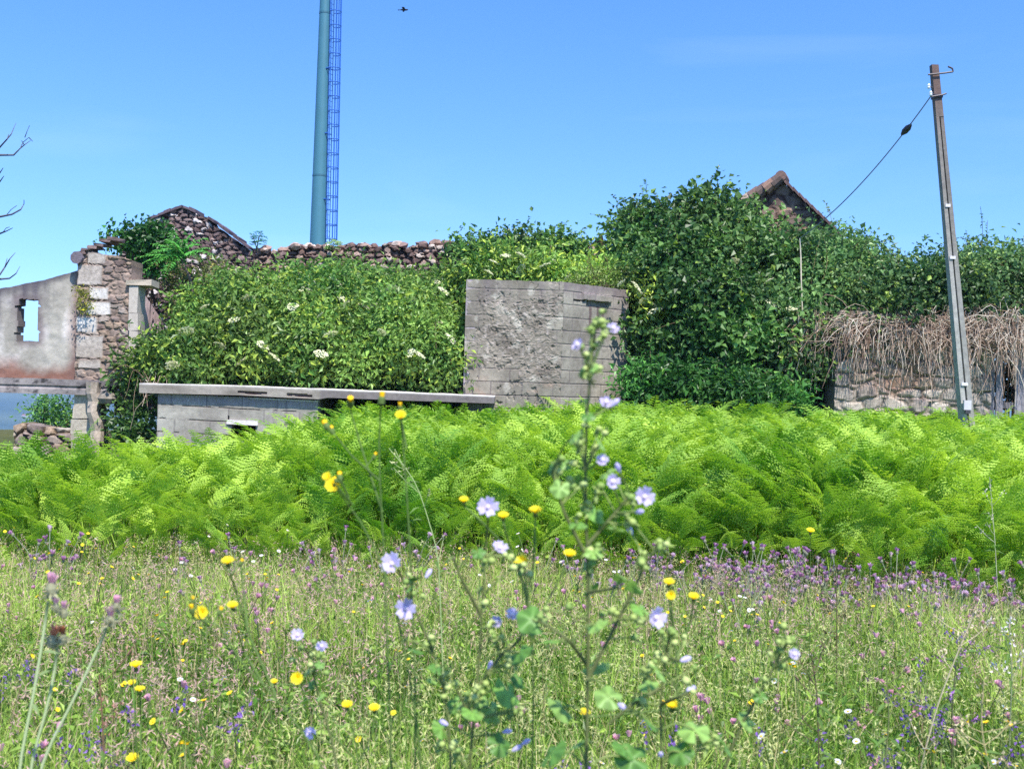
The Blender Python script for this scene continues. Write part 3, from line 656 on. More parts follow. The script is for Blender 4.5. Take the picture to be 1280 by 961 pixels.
la = np.array([.94, -.34]); lt = np.array([.34, .94])                                  # the ladder faces right and a little to the viewer
def lp(z, out, side): r_ = rad_at(z) + out; return np.stack([tb[0] + la[0] * r_ + lt[0] * side, DTW + la[1] * r_ + lt[1] * side, z], -1)
ladder = MB()
for s in (-.18, .18): ladder.tube(np.array([lp(z, .14, s) for z in zz]), .022, 5, lcol)
for z in np.arange(-3, 31, .28): ladder.tube([lp(z, .14, -.2), lp(z, .14, .2)], .013, 5, lcol)
ladder.build('ladder', M_PAINT, tower)
cage = MB()
z0c = W(418, 300, DTW)[2]
for z in np.arange(z0c, 31, .735):
    c = lp(z, .2, 0); P = []
    for a_ in np.linspace(-2.35, 2.35, 15): P.append(lp(z, .36 + .28 * math.cos(a_), .28 * math.sin(a_)))
    cage.tube(P, .028, 5, lcol, cap=False)
for a_ in (-1.9, -.95, -.45, 0, .45, .95, 1.9):
    cage.tube(np.array([lp(z, .36 + .28 * math.cos(a_), .28 * math.sin(a_)) for z in np.arange(z0c, 31, .735)]), .024, 4, lcol)
cage.build('ladder_cage', M_PAINT, tower)
for py in (87, 168, 250):
    z = W(410, py, DTW)[2]; m = MB()
    for s in (-.2, .2): m.tube([lp(z, -.02, s * .8), lp(z, .15, s)], .03, 5, lcol)
    m.tube([lp(z, -.02, -.2), lp(z, -.02, .2)], .03, 5, lcol)
    m.build('ladder_bracket', M_PAINT, tower)

# --- bird
bd = W(505, 13, 45); m = MB(); bc = lin(40, 40, 52)
m.tube(bd + np.array([(-.17, 0, 0), (-.1, 0, .01), (0, 0, .015), (.09, 0, .01), (.14, 0, .02), (.175, 0, .012)]), [.012, .03, .045, .035, .026, .004], 8, bc)
for s in (-1, 1):
    a = [(-.05, .03 * s, .02), (.05, .03 * s, .02), (.03, .16 * s, .07), (-.07, .15 * s, .065), (-.03, .3 * s, .03), (-.09, .27 * s, .03)]
    V = bd + np.array(a); V2 = V - np.array([0, 0, .008]); f = [[0, 1, 2, 3], [3, 2, 4, 5]]; fb = [[9, 8, 7, 6], [11, 10, 8, 9]]
    m.add(np.vstack([V, V2]), f4=f + fb + [[1, 0, 6, 7], [2, 1, 7, 8], [4, 2, 8, 10], [0, 3, 9, 6], [3, 5, 11, 9], [5, 4, 10, 11]], col=bc)
m.add(bd + np.array([(-.15, -.02, .004), (-.15, .02, .004), (-.25, .05, 0), (-.25, -.05, 0), (-.15, -.02, -.004), (-.15, .02, -.004), (-.25, .05, -.006), (-.25, -.05, -.006)]), f4=[[0, 1, 2, 3], [7, 6, 5, 4], [0, 3, 7, 4], [1, 5, 6, 2], [2, 6, 7, 3]], col=bc)
tag(m.build('bird', M_FEATHER, smooth=True), 'small dark bird flying high in the blue sky right of the mast', 'bird')

# ------------------------------------------------------------------ vegetation helpers
def leaf_arrays(P, N, D, L, Wd, col, fold=.25, curl=.15):
    N = norm(N); D = norm(D - (D * N).sum(-1, keepdims=True) * N); S = np.cross(N, D)
    L = np.broadcast_to(L, (len(P),))[:, None]; Wd = np.broadcast_to(Wd, (len(P),))[:, None]
    tip = P + D * L - N * L * curl
    mid = P + D * L * .42 + N * Wd * fold
    V = np.stack([P, mid + S * Wd * .5, tip, mid - S * Wd * .5], 1)
    i = np.arange(len(P))[:, None] * 4
    F3 = np.concatenate([i + [0, 1, 2], i + [0, 2, 3]])
    return V.reshape(-1, 3), F3, np.repeat(col, 4, 0)

def E(px, py, d, rx, ry, dep): p = W(px, py, d); return (p[0], p[1], p[2], rx * d / F, dep, ry * d / F)

def sample_mound(ells, per_m2, rs, lump=.2, keep_back=.25, shrink=1.0):
    P_, N_ = [], []
    ph = rs.uniform(0, 6, 6)
    for q, e in enumerate(ells):
        c = np.array(e[:3]); r = np.array(e[3:]) * shrink
        area = 4 * np.pi * ((r[0] * r[1]) ** 1.6 / 3 + (r[0] * r[2]) ** 1.6 / 3 + (r[1] * r[2]) ** 1.6 / 3) ** (1 / 1.6)
        n = int(area * per_m2); d = norm(rs.normal(size=(n, 3)))
        p = d * r; nn = norm(d / r)
        wp = c + p
        lm = 1 + lump * (np.sin(wp[:, 0] * 5 + ph[0]) * np.sin(wp[:, 2] * 6 + ph[1]) * .6 + np.sin(wp[:, 0] * 11 + ph[2] + wp[:, 1] * 5) * np.sin(wp[:, 2] * 12 + ph[3]) * .5) 
        lm = np.clip(lm, .72, 1.2)
        wp = c + p * lm[:, None]
        ok = (wp[:, 2] > g(wp[:, 0], wp[:, 1]) - .05) & ((nn[:, 1] < .35) | (rs.random(n) < keep_back))
        for k_, f in enumerate(ells):
            if k_ != q:
                t = (wp - np.array(f[:3])) / np.array(f[3:]); ok &= (t ** 2).sum(1) > .78 * shrink ** 2
        P_.append(wp[ok]); N_.append(nn[ok])
    return np.concatenate(P_), np.concatenate(N_)

def bush(name, label, cat, ells, base, dark, light, size, seed, group=None, dens=75, leaves=11, spread=.11, aspect=.5, shoots=30, shoot_len=(.25, .6), flowers=None, yellow=.1, stems=14, per_mode='broad', lump=.24, gap=.5):
    rs = np.random.default_rng(seed)
    root = thing(name, label, cat, base, group)
    sat = []
    for e in ells:                   # smaller boughs swelling out of each mass
        if e[3] < .42: continue
        for q in range(6):
            d_ = norm(rs.normal(size=3) + np.array([0, -.55, .3])); r_ = rs.uniform(.26, .46) * min(1.0, e[3] / .6)
            sat.append((e[0] + d_[0] * e[3] * .86, e[1] + d_[1] * e[4] * .9, e[2] + d_[2] * e[5] * .86, r_ * rs.uniform(.9, 1.5), r_ * .9, r_ * rs.uniform(.6, 1.0)))
    ells = [(e[0], e[1], e[2], e[3] * .93, e[4] * .93, e[5] * .93) for e in ells] + sat
    Vs, Fs, Cs = [], [], []; n0 = 0
    def push(V, F3, c):
        nonlocal n0
        Vs.append(V); Fs.append(F3 + n0); Cs.append(c); n0 += len(V)
    dark, light = np.asarray(dark), np.asarray(light)
    ylw = light * np.array([1.5, 1.25, .9])
    for (shr, mul, cm) in ((1.0, 1.0, 1), (.80, .8, 1), (.58, .6, 1)):
        P, N = sample_mound(ells, dens * mul, rs, lump, shrink=shr)
        if shr == 1.0:
            gp_ = vn(P[:, 0] * 3.1 + P[:, 1] * 2, P[:, 2] * 3.4 + P[:, 1] * 1.3, seed + 5) * .6 + vn(P[:, 0] * 7 + P[:, 1] * 4, P[:, 2] * 7, seed + 6) * .4
            ok_ = gp_ > .45; P, N = P[ok_], N[ok_]; P = P + N * ((gp_[ok_] - .5) * gap)[:, None]
        elif shr > .7:
            ok_ = vn(P[:, 0] * 1.5 + P[:, 1], P[:, 2] * 1.7 + P[:, 1] * .7, seed + 5) > .29; P, N = P[ok_], N[ok_]
        n = len(P); tone = np.clip(.5 + .9 * (fbm(P[:, 0] * 1.7, P[:, 2] * 1.7, seed) - .5) * 2 + rs.normal(size=n) * .22, 0, 1)
        # leaves gathered in tufts round each shoot tip
        k_ = leaves; PP = np.repeat(P, k_, 0); NN = np.repeat(N, k_, 0); T = np.repeat(tone, k_)
        tilt = np.repeat(norm(N * .8 + np.array([0, -.1, .5]) + rs.normal(size=(n, 3)) * .55), k_, 0)
        off = rs.normal(size=PP.shape) * spread; PP = PP + off + NN * rs.uniform(-.06, .10, len(PP))[:, None]
        nn = norm(tilt * .9 + rs.normal(size=PP.shape) * .55); D = norm(off + np.array([0, 0, -.03]) + rs.normal(size=PP.shape) * .05)
        hollow_tint = np.repeat(np.interp(fbm(P[:, 0] * 1.1 + 3, P[:, 2] * 1.3, seed + 9, 2), [.3, .45, .6, .75], [.58, .8, 1.05, 1.22]), k_)[:, None]  # tint patches of mixed plants, darkened to paint in shaded hollows
        col = hollow_tint * (dark + (light - dark) * T[:, None]) * rs.uniform(.72, 1.25, (len(PP), 1)) * cm
        yl = np.repeat(rs.random(n) < yellow, k_) & (rs.random(len(PP)) < .8); col[yl] = (ylw * rs.uniform(.7, 1.1, (len(PP), 1)))[yl]
        sz = size * rs.uniform(.6, 1.3, len(PP)) * np.repeat(np.where(rs.random(n) < .25, .62, rs.uniform(.85, 1.25, n)), k_)
        push(*leaf_arrays(PP, nn, D, sz, sz * aspect, col))
    # shoots that stand out from the outline
    P, N = sample_mound(ells, 6, rs, lump)
    top = np.where((N[:, 2] > .15) | ((N[:, 1] < -.3) & (rs.random(len(N)) < .22)))[0]
    st = MB()
    if len(top):
        for q in rs.choice(top, min(shoots, len(top)), replace=False):
            Ls = rs.uniform(*shoot_len); dirn = norm(N[q] * .5 + np.array([0, 0, .8]) + rs.normal(size=3) * .45); dr = norm(rs.normal(size=3) * np.array([1, 1, .2]))
            t = np.linspace(-.2, 1, 9)[:, None]; pth = P[q] + dirn * Ls * t + dr * Ls * .45 * t ** 2 - np.array([0, 0, .35]) * Ls * t ** 2 * (rs.random() > .4)
            st.tube(pth, np.linspace(.008, .003, 9), 3, lin(96, 84, 60), cap=False)
            kk = int(14 + Ls * 26); ti = rs.uniform(.05, 1, kk); base_p = np.stack([np.interp(ti, t[:, 0], pth[:, a]) for a in range(3)], 1)
            nn = norm(np.array([0, -.3, .8]) + rs.normal(size=(kk, 3)) * .5); D = norm(rs.normal(size=(kk, 3)) + dirn * .5)
            s_ = size * rs.uniform(.55, 1.0, kk) * (1.1 - .45 * ti)
            push(*leaf_arrays(base_p, nn, D, s_, s_ * aspect, (dark + (light - dark) * rs.uniform(.1, .9)) * rs.uniform(.75, 1.2, (kk, 1))))
    fo = mesh('foliage', np.concatenate(Vs), [np.concatenate(Fs)], M_LEAF, None, np.concatenate(Cs)); child(fo, root)
    for q in range(stems):
        e = ells[q % len(ells)]; b = np.array(base) + np.array([rs.uniform(-.5, .5) * e[3], rs.uniform(-.3, .3), 0])
        d = norm(rs.normal(size=3)) * np.array(e[3:]) * .8; tip = np.array(e[:3]) + d
        t = np.linspace(0, 1, 7)[:, None]; pth = b + (tip - b) * t + np.array([0, 0, .3]) * np.sin(t * 3.1) + rs.normal(size=(7, 3)) * .04
        st.tube(pth, np.linspace(.022, .006, 7), 5, lin(98, 82, 66) * rs.uniform(.7, 1.2))
    if st.n: st.build('stems', M_BARK, root)
    if flowers:
        for (px, py, d) in flowers:
            o_ = np.array([0, 0, EYE]); v_ = W(px, py, 1.0) - o_; best = None
            for e in ells:
                c_, r_ = np.array(e[:3]), np.array(e[3:]) * 1.06; a_ = v_ / r_; b_ = (o_ - c_) / r_; A_, B_, C_ = a_ @ a_, 2 * a_ @ b_, b_ @ b_ - 1; dd_ = B_ * B_ - 4 * A_ * C_
                if dd_ > 0:
                    t_ = (-B_ - math.sqrt(dd_)) / (2 * A_); best = t_ if best is None else min(best, t_)
            flower_umbel(o_ + v_ * ((best or d) - .20), root, rs)
    return root

UMB = []
def flower_umbel(p, root, rs):
    if len(UMB) < 4:
        m = MB(); rad = .085
        for q in range(90):
            a = rs.uniform(0, 6.28); r_ = rad * math.sqrt(rs.random()); c = np.array([r_ * math.cos(a), r_ * math.sin(a), -.25 * r_ + rs.uniform(-.008, .008)])
            s = .013; v = np.array([[s, 0, .002], [0, s, -.002], [-s, 0, .002], [0, -s, -.002]]) @ frame((rs.normal() * .3, rs.normal() * .3, 1)).T
            m.add(c + v, f4=[[0, 1, 2, 3]], col=lin(232, 232, 196) * rs.uniform(.8, 1.05))
        for q in range(8):
            a = q * .785; m.tube([(0, 0, -.09), (rad * .7 * math.cos(a), rad * .7 * math.sin(a), -.02)], .003, 3, lin(120, 150, 70), cap=False)
        o = m.build('flower_head', M_PETAL, None); UMB.append(o)
    else:
        o = UMB[rs.integers(4)].copy(); C.objects.link(o)
    child(o, root); s = rs.uniform(.9, 1.5); o.location = [float(a) for a in p]; o.scale = (s, s, s); o.rotation_euler = (rs.uniform(.35, .95), rs.uniform(-.4, .4), rs.uniform(0, 6))

EL_D, EL_L = lin(70, 110, 46), lin(140, 172, 86)
IV_D, IV_L = lin(50, 90, 42), lin(124, 162, 86)
BR_D, BR_L = lin(60, 98, 54), lin(130, 164, 94)
NE_D, NE_L = lin(44, 104, 36), lin(92, 158, 62)

# elder thicket on and behind the terrace
def bz(px, d, z): return (W(px, 480, d)[0], d, z)
bush('elder_bush', 'pale green elder thicket over the left end of the slab, below the gable', 'bush',
     [E(284, 420, 18.5, 46, 46, 1.0), E(300, 398, 19.3, 44, 36, .9), E(205, 466, 17.4, 46, 22, .6), E(250, 455, 17.6, 60, 32, .7), E(330, 440, 17.9, 55, 46, .8)], bz(255, 18.5, .0),
     EL_D, EL_L, .10, 201, 'elder thicket on the terrace', aspect=.46, lump=.36, gap=.85, yellow=.18, shoots=20, flowers=[(255, 382, 17.5), (292, 398, 17.4), (232, 412, 17.5), (312, 372, 18.3), (330, 430, 17.0), (275, 430, 17.2), (215, 455, 17), (300, 450, 17)])
bush('elder_bush', 'pale green elder thicket in the middle of the terrace, dotted with cream flower heads', 'bush',
     [E(390, 418, 18.3, 70, 52, 1.0), E(380, 390, 19.4, 58, 28, .8), E(430, 386, 19.6, 52, 28, .8), E(400, 452, 17.7, 72, 34, .8), E(350, 400, 18.8, 46, 48, .8), E(420, 340, 19.9, 14, 16, .4)], bz(395, 18.4, .0),
     EL_D, EL_L, .10, 202, 'elder thicket on the terrace', aspect=.46, lump=.36, gap=.85, yellow=.2, shoots=20, flowers=[(398, 394, 17.2), (412, 416, 17.1), (362, 402, 17.3), (352, 418, 17.2), (414, 404, 17.1), (345, 445, 17), (430, 372, 18.3), (384, 360, 18.6), (402, 440, 16.9), (440, 430, 17.0), (365, 382, 18), (420, 350, 18), (444, 392, 17)])
bush('elder_bush', 'pale green elder thicket on the slab against the left side of the tank', 'bush',
     [E(505, 422, 18.3, 72, 50, 1.0), E(500, 390, 19.4, 62, 28, .8), E(556, 388, 19.2, 34, 38, .8), E(538, 452, 17.6, 40, 34, .7), E(470, 448, 17.8, 52, 36, .8)], bz(505, 18.4, .0),
     EL_D, EL_L, .10, 203, 'elder thicket on the terrace', aspect=.46, lump=.36, gap=.85, yellow=.15, shoots=20, flowers=[(526, 442, 17.0), (548, 352, 18.5), (513, 376, 17.9), (470, 382, 18.1), (478, 414, 17.2), (565, 422, 17.3), (512, 440, 17), (545, 402, 17.6), (555, 362, 18.5), (455, 380, 18.8), (490, 360, 18)])
# greenery along the ruined wall behind the tank
bush('elder_bush', 'light elder with cream umbels standing behind and above the tank', 'bush',
     [E(618, 352, 19.4, 34, 32, .8), E(664, 350, 19.5, 34, 24, .8), E(712, 356, 19.2, 36, 18, .6), E(604, 390, 19, 30, 46, .7)], bz(660, 19.4, .0),
     lin(80, 126, 48), lin(160, 192, 96), .105, 204, aspect=.44, lump=.34, gap=.8, yellow=.25, shoots=20, flowers=[(652, 317, 18.6), (618, 326, 18.6), (612, 339, 18.5), (650, 335, 18.5), (708, 346, 18.4), (632, 318, 19), (680, 330, 18), (690, 326, 18.7)])
bush('ivy_mass', 'dark ivy along the broken wall top behind the tank', 'ivy',
     [E(590, 316, 20.7, 24, 9, .5), E(640, 320, 20.8, 38, 12, .5), E(700, 322, 20.7, 30, 12, .5), E(726, 332, 20.4, 14, 22, .4)], bz(650, 20.7, 1.5), IV_D, IV_L, .09, 205, aspect=.75, shoots=34, shoot_len=(.25, .55), gap=.3)
# the big ivy mound
bush('ivy_mound', 'big dark green ivy mound swallowing the ruin between the tank and the tiled gable', 'ivy',
     [E(842, 352, 19.3, 56, 72, 1.1), E(888, 316, 19.7, 52, 52, 1.1), E(812, 326, 19.7, 34, 46, .9), E(880, 420, 18.5, 86, 80, 1.1), E(838, 440, 18.4, 36, 58, .7), E(936, 362, 19.3, 46, 54, 1.0)], bz(870, 19, .0),
     IV_D, IV_L, .115, 206, aspect=.72, dens=70, shoots=80, shoot_len=(.3, .8), yellow=.05, flowers=[(921, 327, 18.1), (923, 346, 18.0), (932, 417, 17.4), (808, 372, 17.7), (802, 362, 17.9), (960, 350, 17.9), (818, 382, 17.6)], stems=22, gap=1.0, lump=.36)
bush('ivy_tuft', 'small ivy shoulder between the jagged wall stump and the big ivy mound', 'ivy', [E(778, 312, 19.9, 20, 34, .5), E(796, 290, 20.0, 18, 24, .4)], bz(785, 19.9, 1.0), IV_D, IV_L, .105, 220, aspect=.7, shoots=26, shoot_len=(.25, .6), stems=8, gap=.4)
bush('elder_bush', 'small pale elder with cream umbels at the right shoulder of the tank', 'bush', [E(812, 368, 18.3, 15, 22, .4), E(820, 395, 18.2, 14, 20, .4)], bz(804, 18.2, 0), lin(80, 126, 48), lin(166, 198, 96), .11, 219, aspect=.44, yellow=.3, shoots=4, flowers=[(775, 353, 17.6), (806, 374, 17.6), (798, 358, 17.9), (818, 386, 17)])
bush('ivy_mound', 'ivy and bramble slope under the tiled gable, round the drop wire', 'ivy',
     [E(985, 374, 19.2, 58, 54, 1.0), E(1034, 354, 19.5, 40, 46, 1.0), E(965, 430, 18.5, 42, 66, .8), E(1010, 406, 18.5, 44, 34, .7), E(1056, 356, 19.6, 32, 34, .8)], bz(1000, 19, .0),
     BR_D, BR_L, .095, 207, aspect=.7, lump=.32, gap=.8, shoots=90, shoot_len=(.3, .9), yellow=.08, stems=16, flowers=[(967, 380, 18), (990, 384, 18)])
bush('bramble_bank', 'grey green bramble bank over the stone wall, left of the telegraph pole', 'bramble',
     [E(1094, 376, 19.0, 54, 42, 1.1), E(1150, 374, 19.1, 60, 42, 1.1), E(1120, 392, 18.35, 74, 24, .7), E(1064, 396, 18.5, 36, 28, .6)], bz(1110, 18.9, 0),
     BR_D, BR_L, .09, 208, aspect=.6, lump=.32, gap=.7, shoots=100, shoot_len=(.3, .9), stems=16)
bush('bramble_bank', 'grey green bramble bank over the stone wall, behind and right of the pole', 'bramble',
     [E(1215, 366, 19.2, 54, 42, 1.1), E(1275, 362, 19.2, 54, 44, 1.1), E(1240, 384, 18.7, 66, 22, .7), E(1345, 356, 19.2, 60, 46, 1.1), E(1420, 369, 19.2, 60, 60, 1.1), E(1262, 455, 20.4, 46, 60, .6), E(1330, 455, 20.4, 46, 60, .6)], bz(1260, 18.9, 0),
     lin(52, 86, 48), lin(118, 152, 88), .09, 209, aspect=.6, lump=.32, gap=.7, shoots=100, shoot_len=(.3, .9), stems=16)
bush('nettle_patch', 'lush green nettle patch at the foot of the ivy, right of the tank', 'bush',
     [E(826, 480, 17.7, 26, 26, .4), E(850, 492, 17.4, 40, 20, .4), E(910, 498, 17.5, 36, 14, .4), E(960, 500, 17.6, 36, 14, .4)], bz(860, 17.5, .0), lin(52, 104, 44), lin(104, 160, 76), .12, 210, aspect=.4, shoots=30, yellow=.05, gap=.3)
bush('ivy_tuft', 'ivy growing in the shade between the annex pillar and the block wall', 'ivy',
     [E(166, 516, 17.4, 18, 30, .35), E(174, 538, 17.1, 16, 24, .3), E(158, 472, 17.6, 18, 12, .3)], bz(160, 17.2, -.4), IV_D, IV_L, .09, 211, aspect=.65, shoots=14, yellow=.03, gap=.2)
bush('wild_shrub', 'green shrub seen through the opening under the beam', 'bush', [E(66, 516, 21.5, 24, 18, .4), E(88, 530, 21.3, 12, 16, .3)], bz(72, 21.5, -.6), lin(58, 110, 56), lin(120, 170, 90), .09, 212, aspect=.45, shoots=14, shoot_len=(.2, .4), gap=.2)
bush('ivy_tuft', 'dark ivy cushion on top of the stone corner, left of the gable', 'ivy',
     [E(168, 300, 19.0, 26, 13, .4), E(192, 296, 19.4, 18, 16, .4), E(200, 322, 19.2, 16, 18, .3)], bz(180, 19.1, 2.6), lin(34, 82, 34), lin(88, 150, 62), .095, 213, aspect=.75, shoots=12, shoot_len=(.15, .35), yellow=.02, stems=6, gap=.2, spread=.08)
bush('bramble_tuft', 'brown green bramble tangle below the sapling beside the pink side wall', 'bush', [E(248, 368, 19.4, 32, 22, .4), E(246, 398, 18.9, 22, 26, .4)], bz(245, 19.2, 1.0), lin(88, 104, 60), lin(146, 154, 92), .075, 214, aspect=.55, shoots=10, yellow=.15, stems=16, gap=.2)
bush('moss_tuft', 'small yellow green tuft growing in the joint of the stone corner', 'plant', [E(106, 366, 17.35, 7, 8, .1), E(104, 384, 17.35, 8, 5, .1)], bz(106, 17.4, 2.5), lin(120, 130, 50), lin(170, 176, 70), .04, 215, dens=260, leaves=7, spread=.03, shoots=0, stems=0, gap=.05)
bush('ivy_tuft', 'ivy fringe hanging over the top of the canted tank face', 'ivy', [E(742, 357, 18.3, 40, 4, .2)], bz(740, 18.3, 2.6), lin(96, 116, 58), lin(146, 164, 90), .06, 216, dens=120, leaves=5, spread=.04, aspect=.3, shoots=16, shoot_len=(.1, .25), stems=8, gap=.05)

# small blue green sprigs on the wall top
def sprig(p, h, seed, label, colr, nl=9, leafl=.16):
    rs = np.random.default_rng(seed); r = thing('sapling', label, 'sapling', p, None); st = MB(); Vs, Fs, Cs = [], [], []; n0 = 0
    for q in range(3):
        d = norm(np.array([rs.normal() * .25, rs.normal() * .2, 1])); t = np.linspace(0, 1, 6)[:, None]; pth = np.array(p) + d * h * rs.uniform(.7, 1) * t + np.array([rs.normal() * .1, 0, 0]) * t ** 2
        st.tube(pth, np.linspace(.012, .004, 6), 4, lin(90, 96, 70))
        for k_ in range(nl):
            ti = rs.uniform(.3, 1); b = np.array([np.interp(ti, t[:, 0], pth[:, a]) for a in range(3)]); D = norm(np.array([rs.normal(), rs.normal() * .6, .3]))
            tt_ = np.linspace(.2, 1, 6); lp_ = b + D * leafl * tt_[:, None] - np.array([0, 0, .3]) * leafl * tt_[:, None] ** 2
            S = norm(np.cross(D, [0, 0, 1.]))
            PP = np.repeat(lp_, 2, 0); DD = np.concatenate([[D * .4 + S, D * .4 - S] for _ in tt_]); NN = np.tile([0, -.3, 1.], (12, 1)) + rs.normal(size=(12, 3)) * .3
            V, F3, c = leaf_arrays(PP, NN, DD, leafl * .42, leafl * .16, colr * rs.uniform(.75, 1.25, (12, 1)))
            Vs.append(V); Fs.append(F3 + n0); Cs.append(c); n0 += len(V)
    st.build('stem', M_BARK, r); child(mesh('foliage', np.concatenate(Vs), [np.concatenate(Fs)], M_LEAF, None, np.concatenate(Cs)), r); return r
sprig(W(321, 314, 20.6), .38, 31, 'little blue green sprig on the wall top beside the gable foot', lin(70, 130, 110), 7, .14)
sprig(W(412, 316, 20.4), .25, 32, 'little pale sprig on the rubble wall top below the mast', lin(140, 170, 100), 8, .13)
# tree of heaven sapling with long feathery leaves
def heaven():
    rs = np.random.default_rng(77); p = W(243, 372, 18.6); r = thing('sapling', 'young tree with long feathery leaves arching in front of the gable', 'sapling', p)
    top = W(222, 318, 18.5); st = MB(); t = np.linspace(0, 1, 8)[:, None]; pth = p + (top - p) * t + np.array([.05, 0, 0]) * np.sin(t * 3.1); st.tube(pth, np.linspace(.03, .016, 8), 6, lin(110, 96, 84))
    Vs, Fs, Cs = [], [], []; n0 = 0
    ends = [(262, 310), (258, 298), (170, 322), (180, 340), (190, 305), (240, 292), (215, 288), (252, 326), (175, 332), (205, 345), (235, 345), (228, 300), (200, 325), (248, 306), (186, 318), (222, 340), (264, 318), (210, 300)]
    for (ex, ey) in ends:
        e = W(ex, ey, 18.5 + rs.uniform(-.45, .2)); b = top + rs.normal(size=3) * .05; m_ = (b + e) / 2 + np.array([0, 0, .12])
        tt_ = np.linspace(0, 1, 15)[:, None]; rach = b * (1 - tt_) ** 2 + 2 * m_ * tt_ * (1 - tt_) + e * tt_ ** 2
        st.tube(rach, np.linspace(.006, .002, 15), 3, lin(120, 140, 70), cap=False)
        T = norm(np.gradient(rach, axis=0)); S = norm(np.cross(T, [0, 0, 1.])); 
        PP = np.concatenate([rach[2:], rach[2:]]); DD = np.concatenate([S[2:] + T[2:] * .35, -S[2:] + T[2:] * .35]) + np.array([0, 0, -.35]); NN = np.tile([0, -.3, 1.], (len(PP), 1)) + rs.normal(size=(len(PP), 3)) * .2
        s_ = np.tile(np.interp(tt_[2:, 0], [0, .3, 1], [.10, .15, .07]), 2)
        V, F3, c = leaf_arrays(PP, NN, DD, s_, s_ * .32, lin(98, 168, 76) * rs.uniform(.75, 1.2, (len(PP), 1)))
        Vs.append(V); Fs.append(F3 + n0); Cs.append(c); n0 += len(V)
    st.build('trunk', M_BARK, r); child(mesh('foliage', np.concatenate(Vs), [np.concatenate(Fs)], M_LEAF, None, np.concatenate(Cs)), r)
heaven()

# dry vines hanging on the right wall
def dry_vines(label, x0, x1, y0, y1, d, n, seed, long=1.0):
    rs = np.random.default_rng(seed); m = MB()
    for q in range(n):
        px = rs.uniform(x0, x1); p = W(px, rs.uniform(y0, y0 + (y1 - y0) * .45), d + rs.uniform(0, .2)); L = rs.uniform(.08, .62) * long * rs.uniform(.5, 1) * (1.7 if rs.random() < .22 else 1)
        hang = rs.random() < .5; dx = rs.normal() * (.3 if hang else 1.3); L = L * (1.4 if hang else .95); t = np.linspace(0, 1, 7)[:, None]
        pth = p + np.array([dx * L, -rs.uniform(.02, .2), 0]) * t + np.array([0, 0, 1.]) * (.3 * rs.random() * np.sin(t * 3.1) - L * (1 if hang else rs.uniform(-.15, .8)) * t ** 1.6) + np.cumsum(rs.normal(size=(7, 3)) * .025, 0)
        m.tube(pth, np.linspace(.0058, .003, 7) * rs.uniform(.6, 1.3), 4, [lin(188, 166, 148), lin(160, 136, 118), lin(210, 196, 178), lin(124, 100, 84)][rs.integers(4)] * rs.uniform(.8, 1.15), cap=False)
    tag(m.build('dry_vines', M_BARK), label, 'vines')
dry_vines('tangle of dry brown vines hanging over the pale stone wall left of the pole', 1052, 1198, 402, 470, 17.55, 760, 41)
dry_vines('curtain of dry tan vines hanging right of the pole above the plank gate', 1206, 1300, 398, 490, 17.5, 560, 42)
dry_vines('dry vines drooping beside the dark doorway', 992, 1034, 396, 470, 17.75, 130, 43, 1.1)
dry_vines('pale dry roots hanging off the left end of the slab', 172, 196, 474, 520, 16.6, 12, 44, .8)

# bare tree at the left edge
bt = thing('bare_tree', 'leafless tree whose thin twigs reach in at the left edge of the sky', 'tree', (W(-75, 480, 13)[0], 13, -.5))
m = MB(); tb_ = np.array([W(-75, 480, 13)[0], 13, -.6]); tr = [tb_, W(-72, 420, 13), W(-78, 320, 13), W(-70, 240, 13), W(-66, 150, 13), W(-60, 80, 13)]
m.tube(tr, [.13, .11, .09, .065, .04, .015], 8, lin(104, 96, 92)); m.build('trunk', M_BARK, bt)
tw = lin(86, 88, 100)
brs = [[(-70, 230), (-40, 200), (0, 194), (17, 194), (25, 186), (31, 181), (38, 176)], [(-68, 240), (-30, 200), (0, 184), (9, 174), (14, 168), (20, 154)], [(25, 186), (29, 178), (36, 172)], [(9, 174), (11, 168)], [(30, 181), (27, 176)],
       [(31, 172), (34, 164), (37, 157)], [(-76, 300), (-30, 274), (0, 271), (15, 268), (26, 262), (30, 255), (30, 250)], [(8, 269), (14, 262), (21, 257)], [(-76, 310), (-20, 296), (0, 292), (8, 289), (16, 285)], [(4, 290), (8, 285), (12, 284)],
       [(-76, 360), (-30, 350), (0, 349), (12, 348), (20, 342), (25, 333)], [(-74, 350), (-30, 346), (0, 343), (6, 334), (12, 324), (19, 316)], [(6, 334), (9, 323)], [(-70, 250), (-20, 228), (0, 216), (4, 210)], [(-68, 260), (-20, 240), (0, 227), (5, 220)], [(36, 172), (41, 177)], [(-72, 240), (-100, 200), (-130, 150)], [(-76, 330), (-110, 290), (-150, 260)]]
for b_ in brs:
    m = MB(); P = [W(x, y, 13 + U(-.1, .1)) for x, y in b_]; m.tube(P, np.linspace(.018 if b_[0][0] < -50 else .006, .0035, len(P)), 4, tw); m.build('branch', M_BARK, bt)

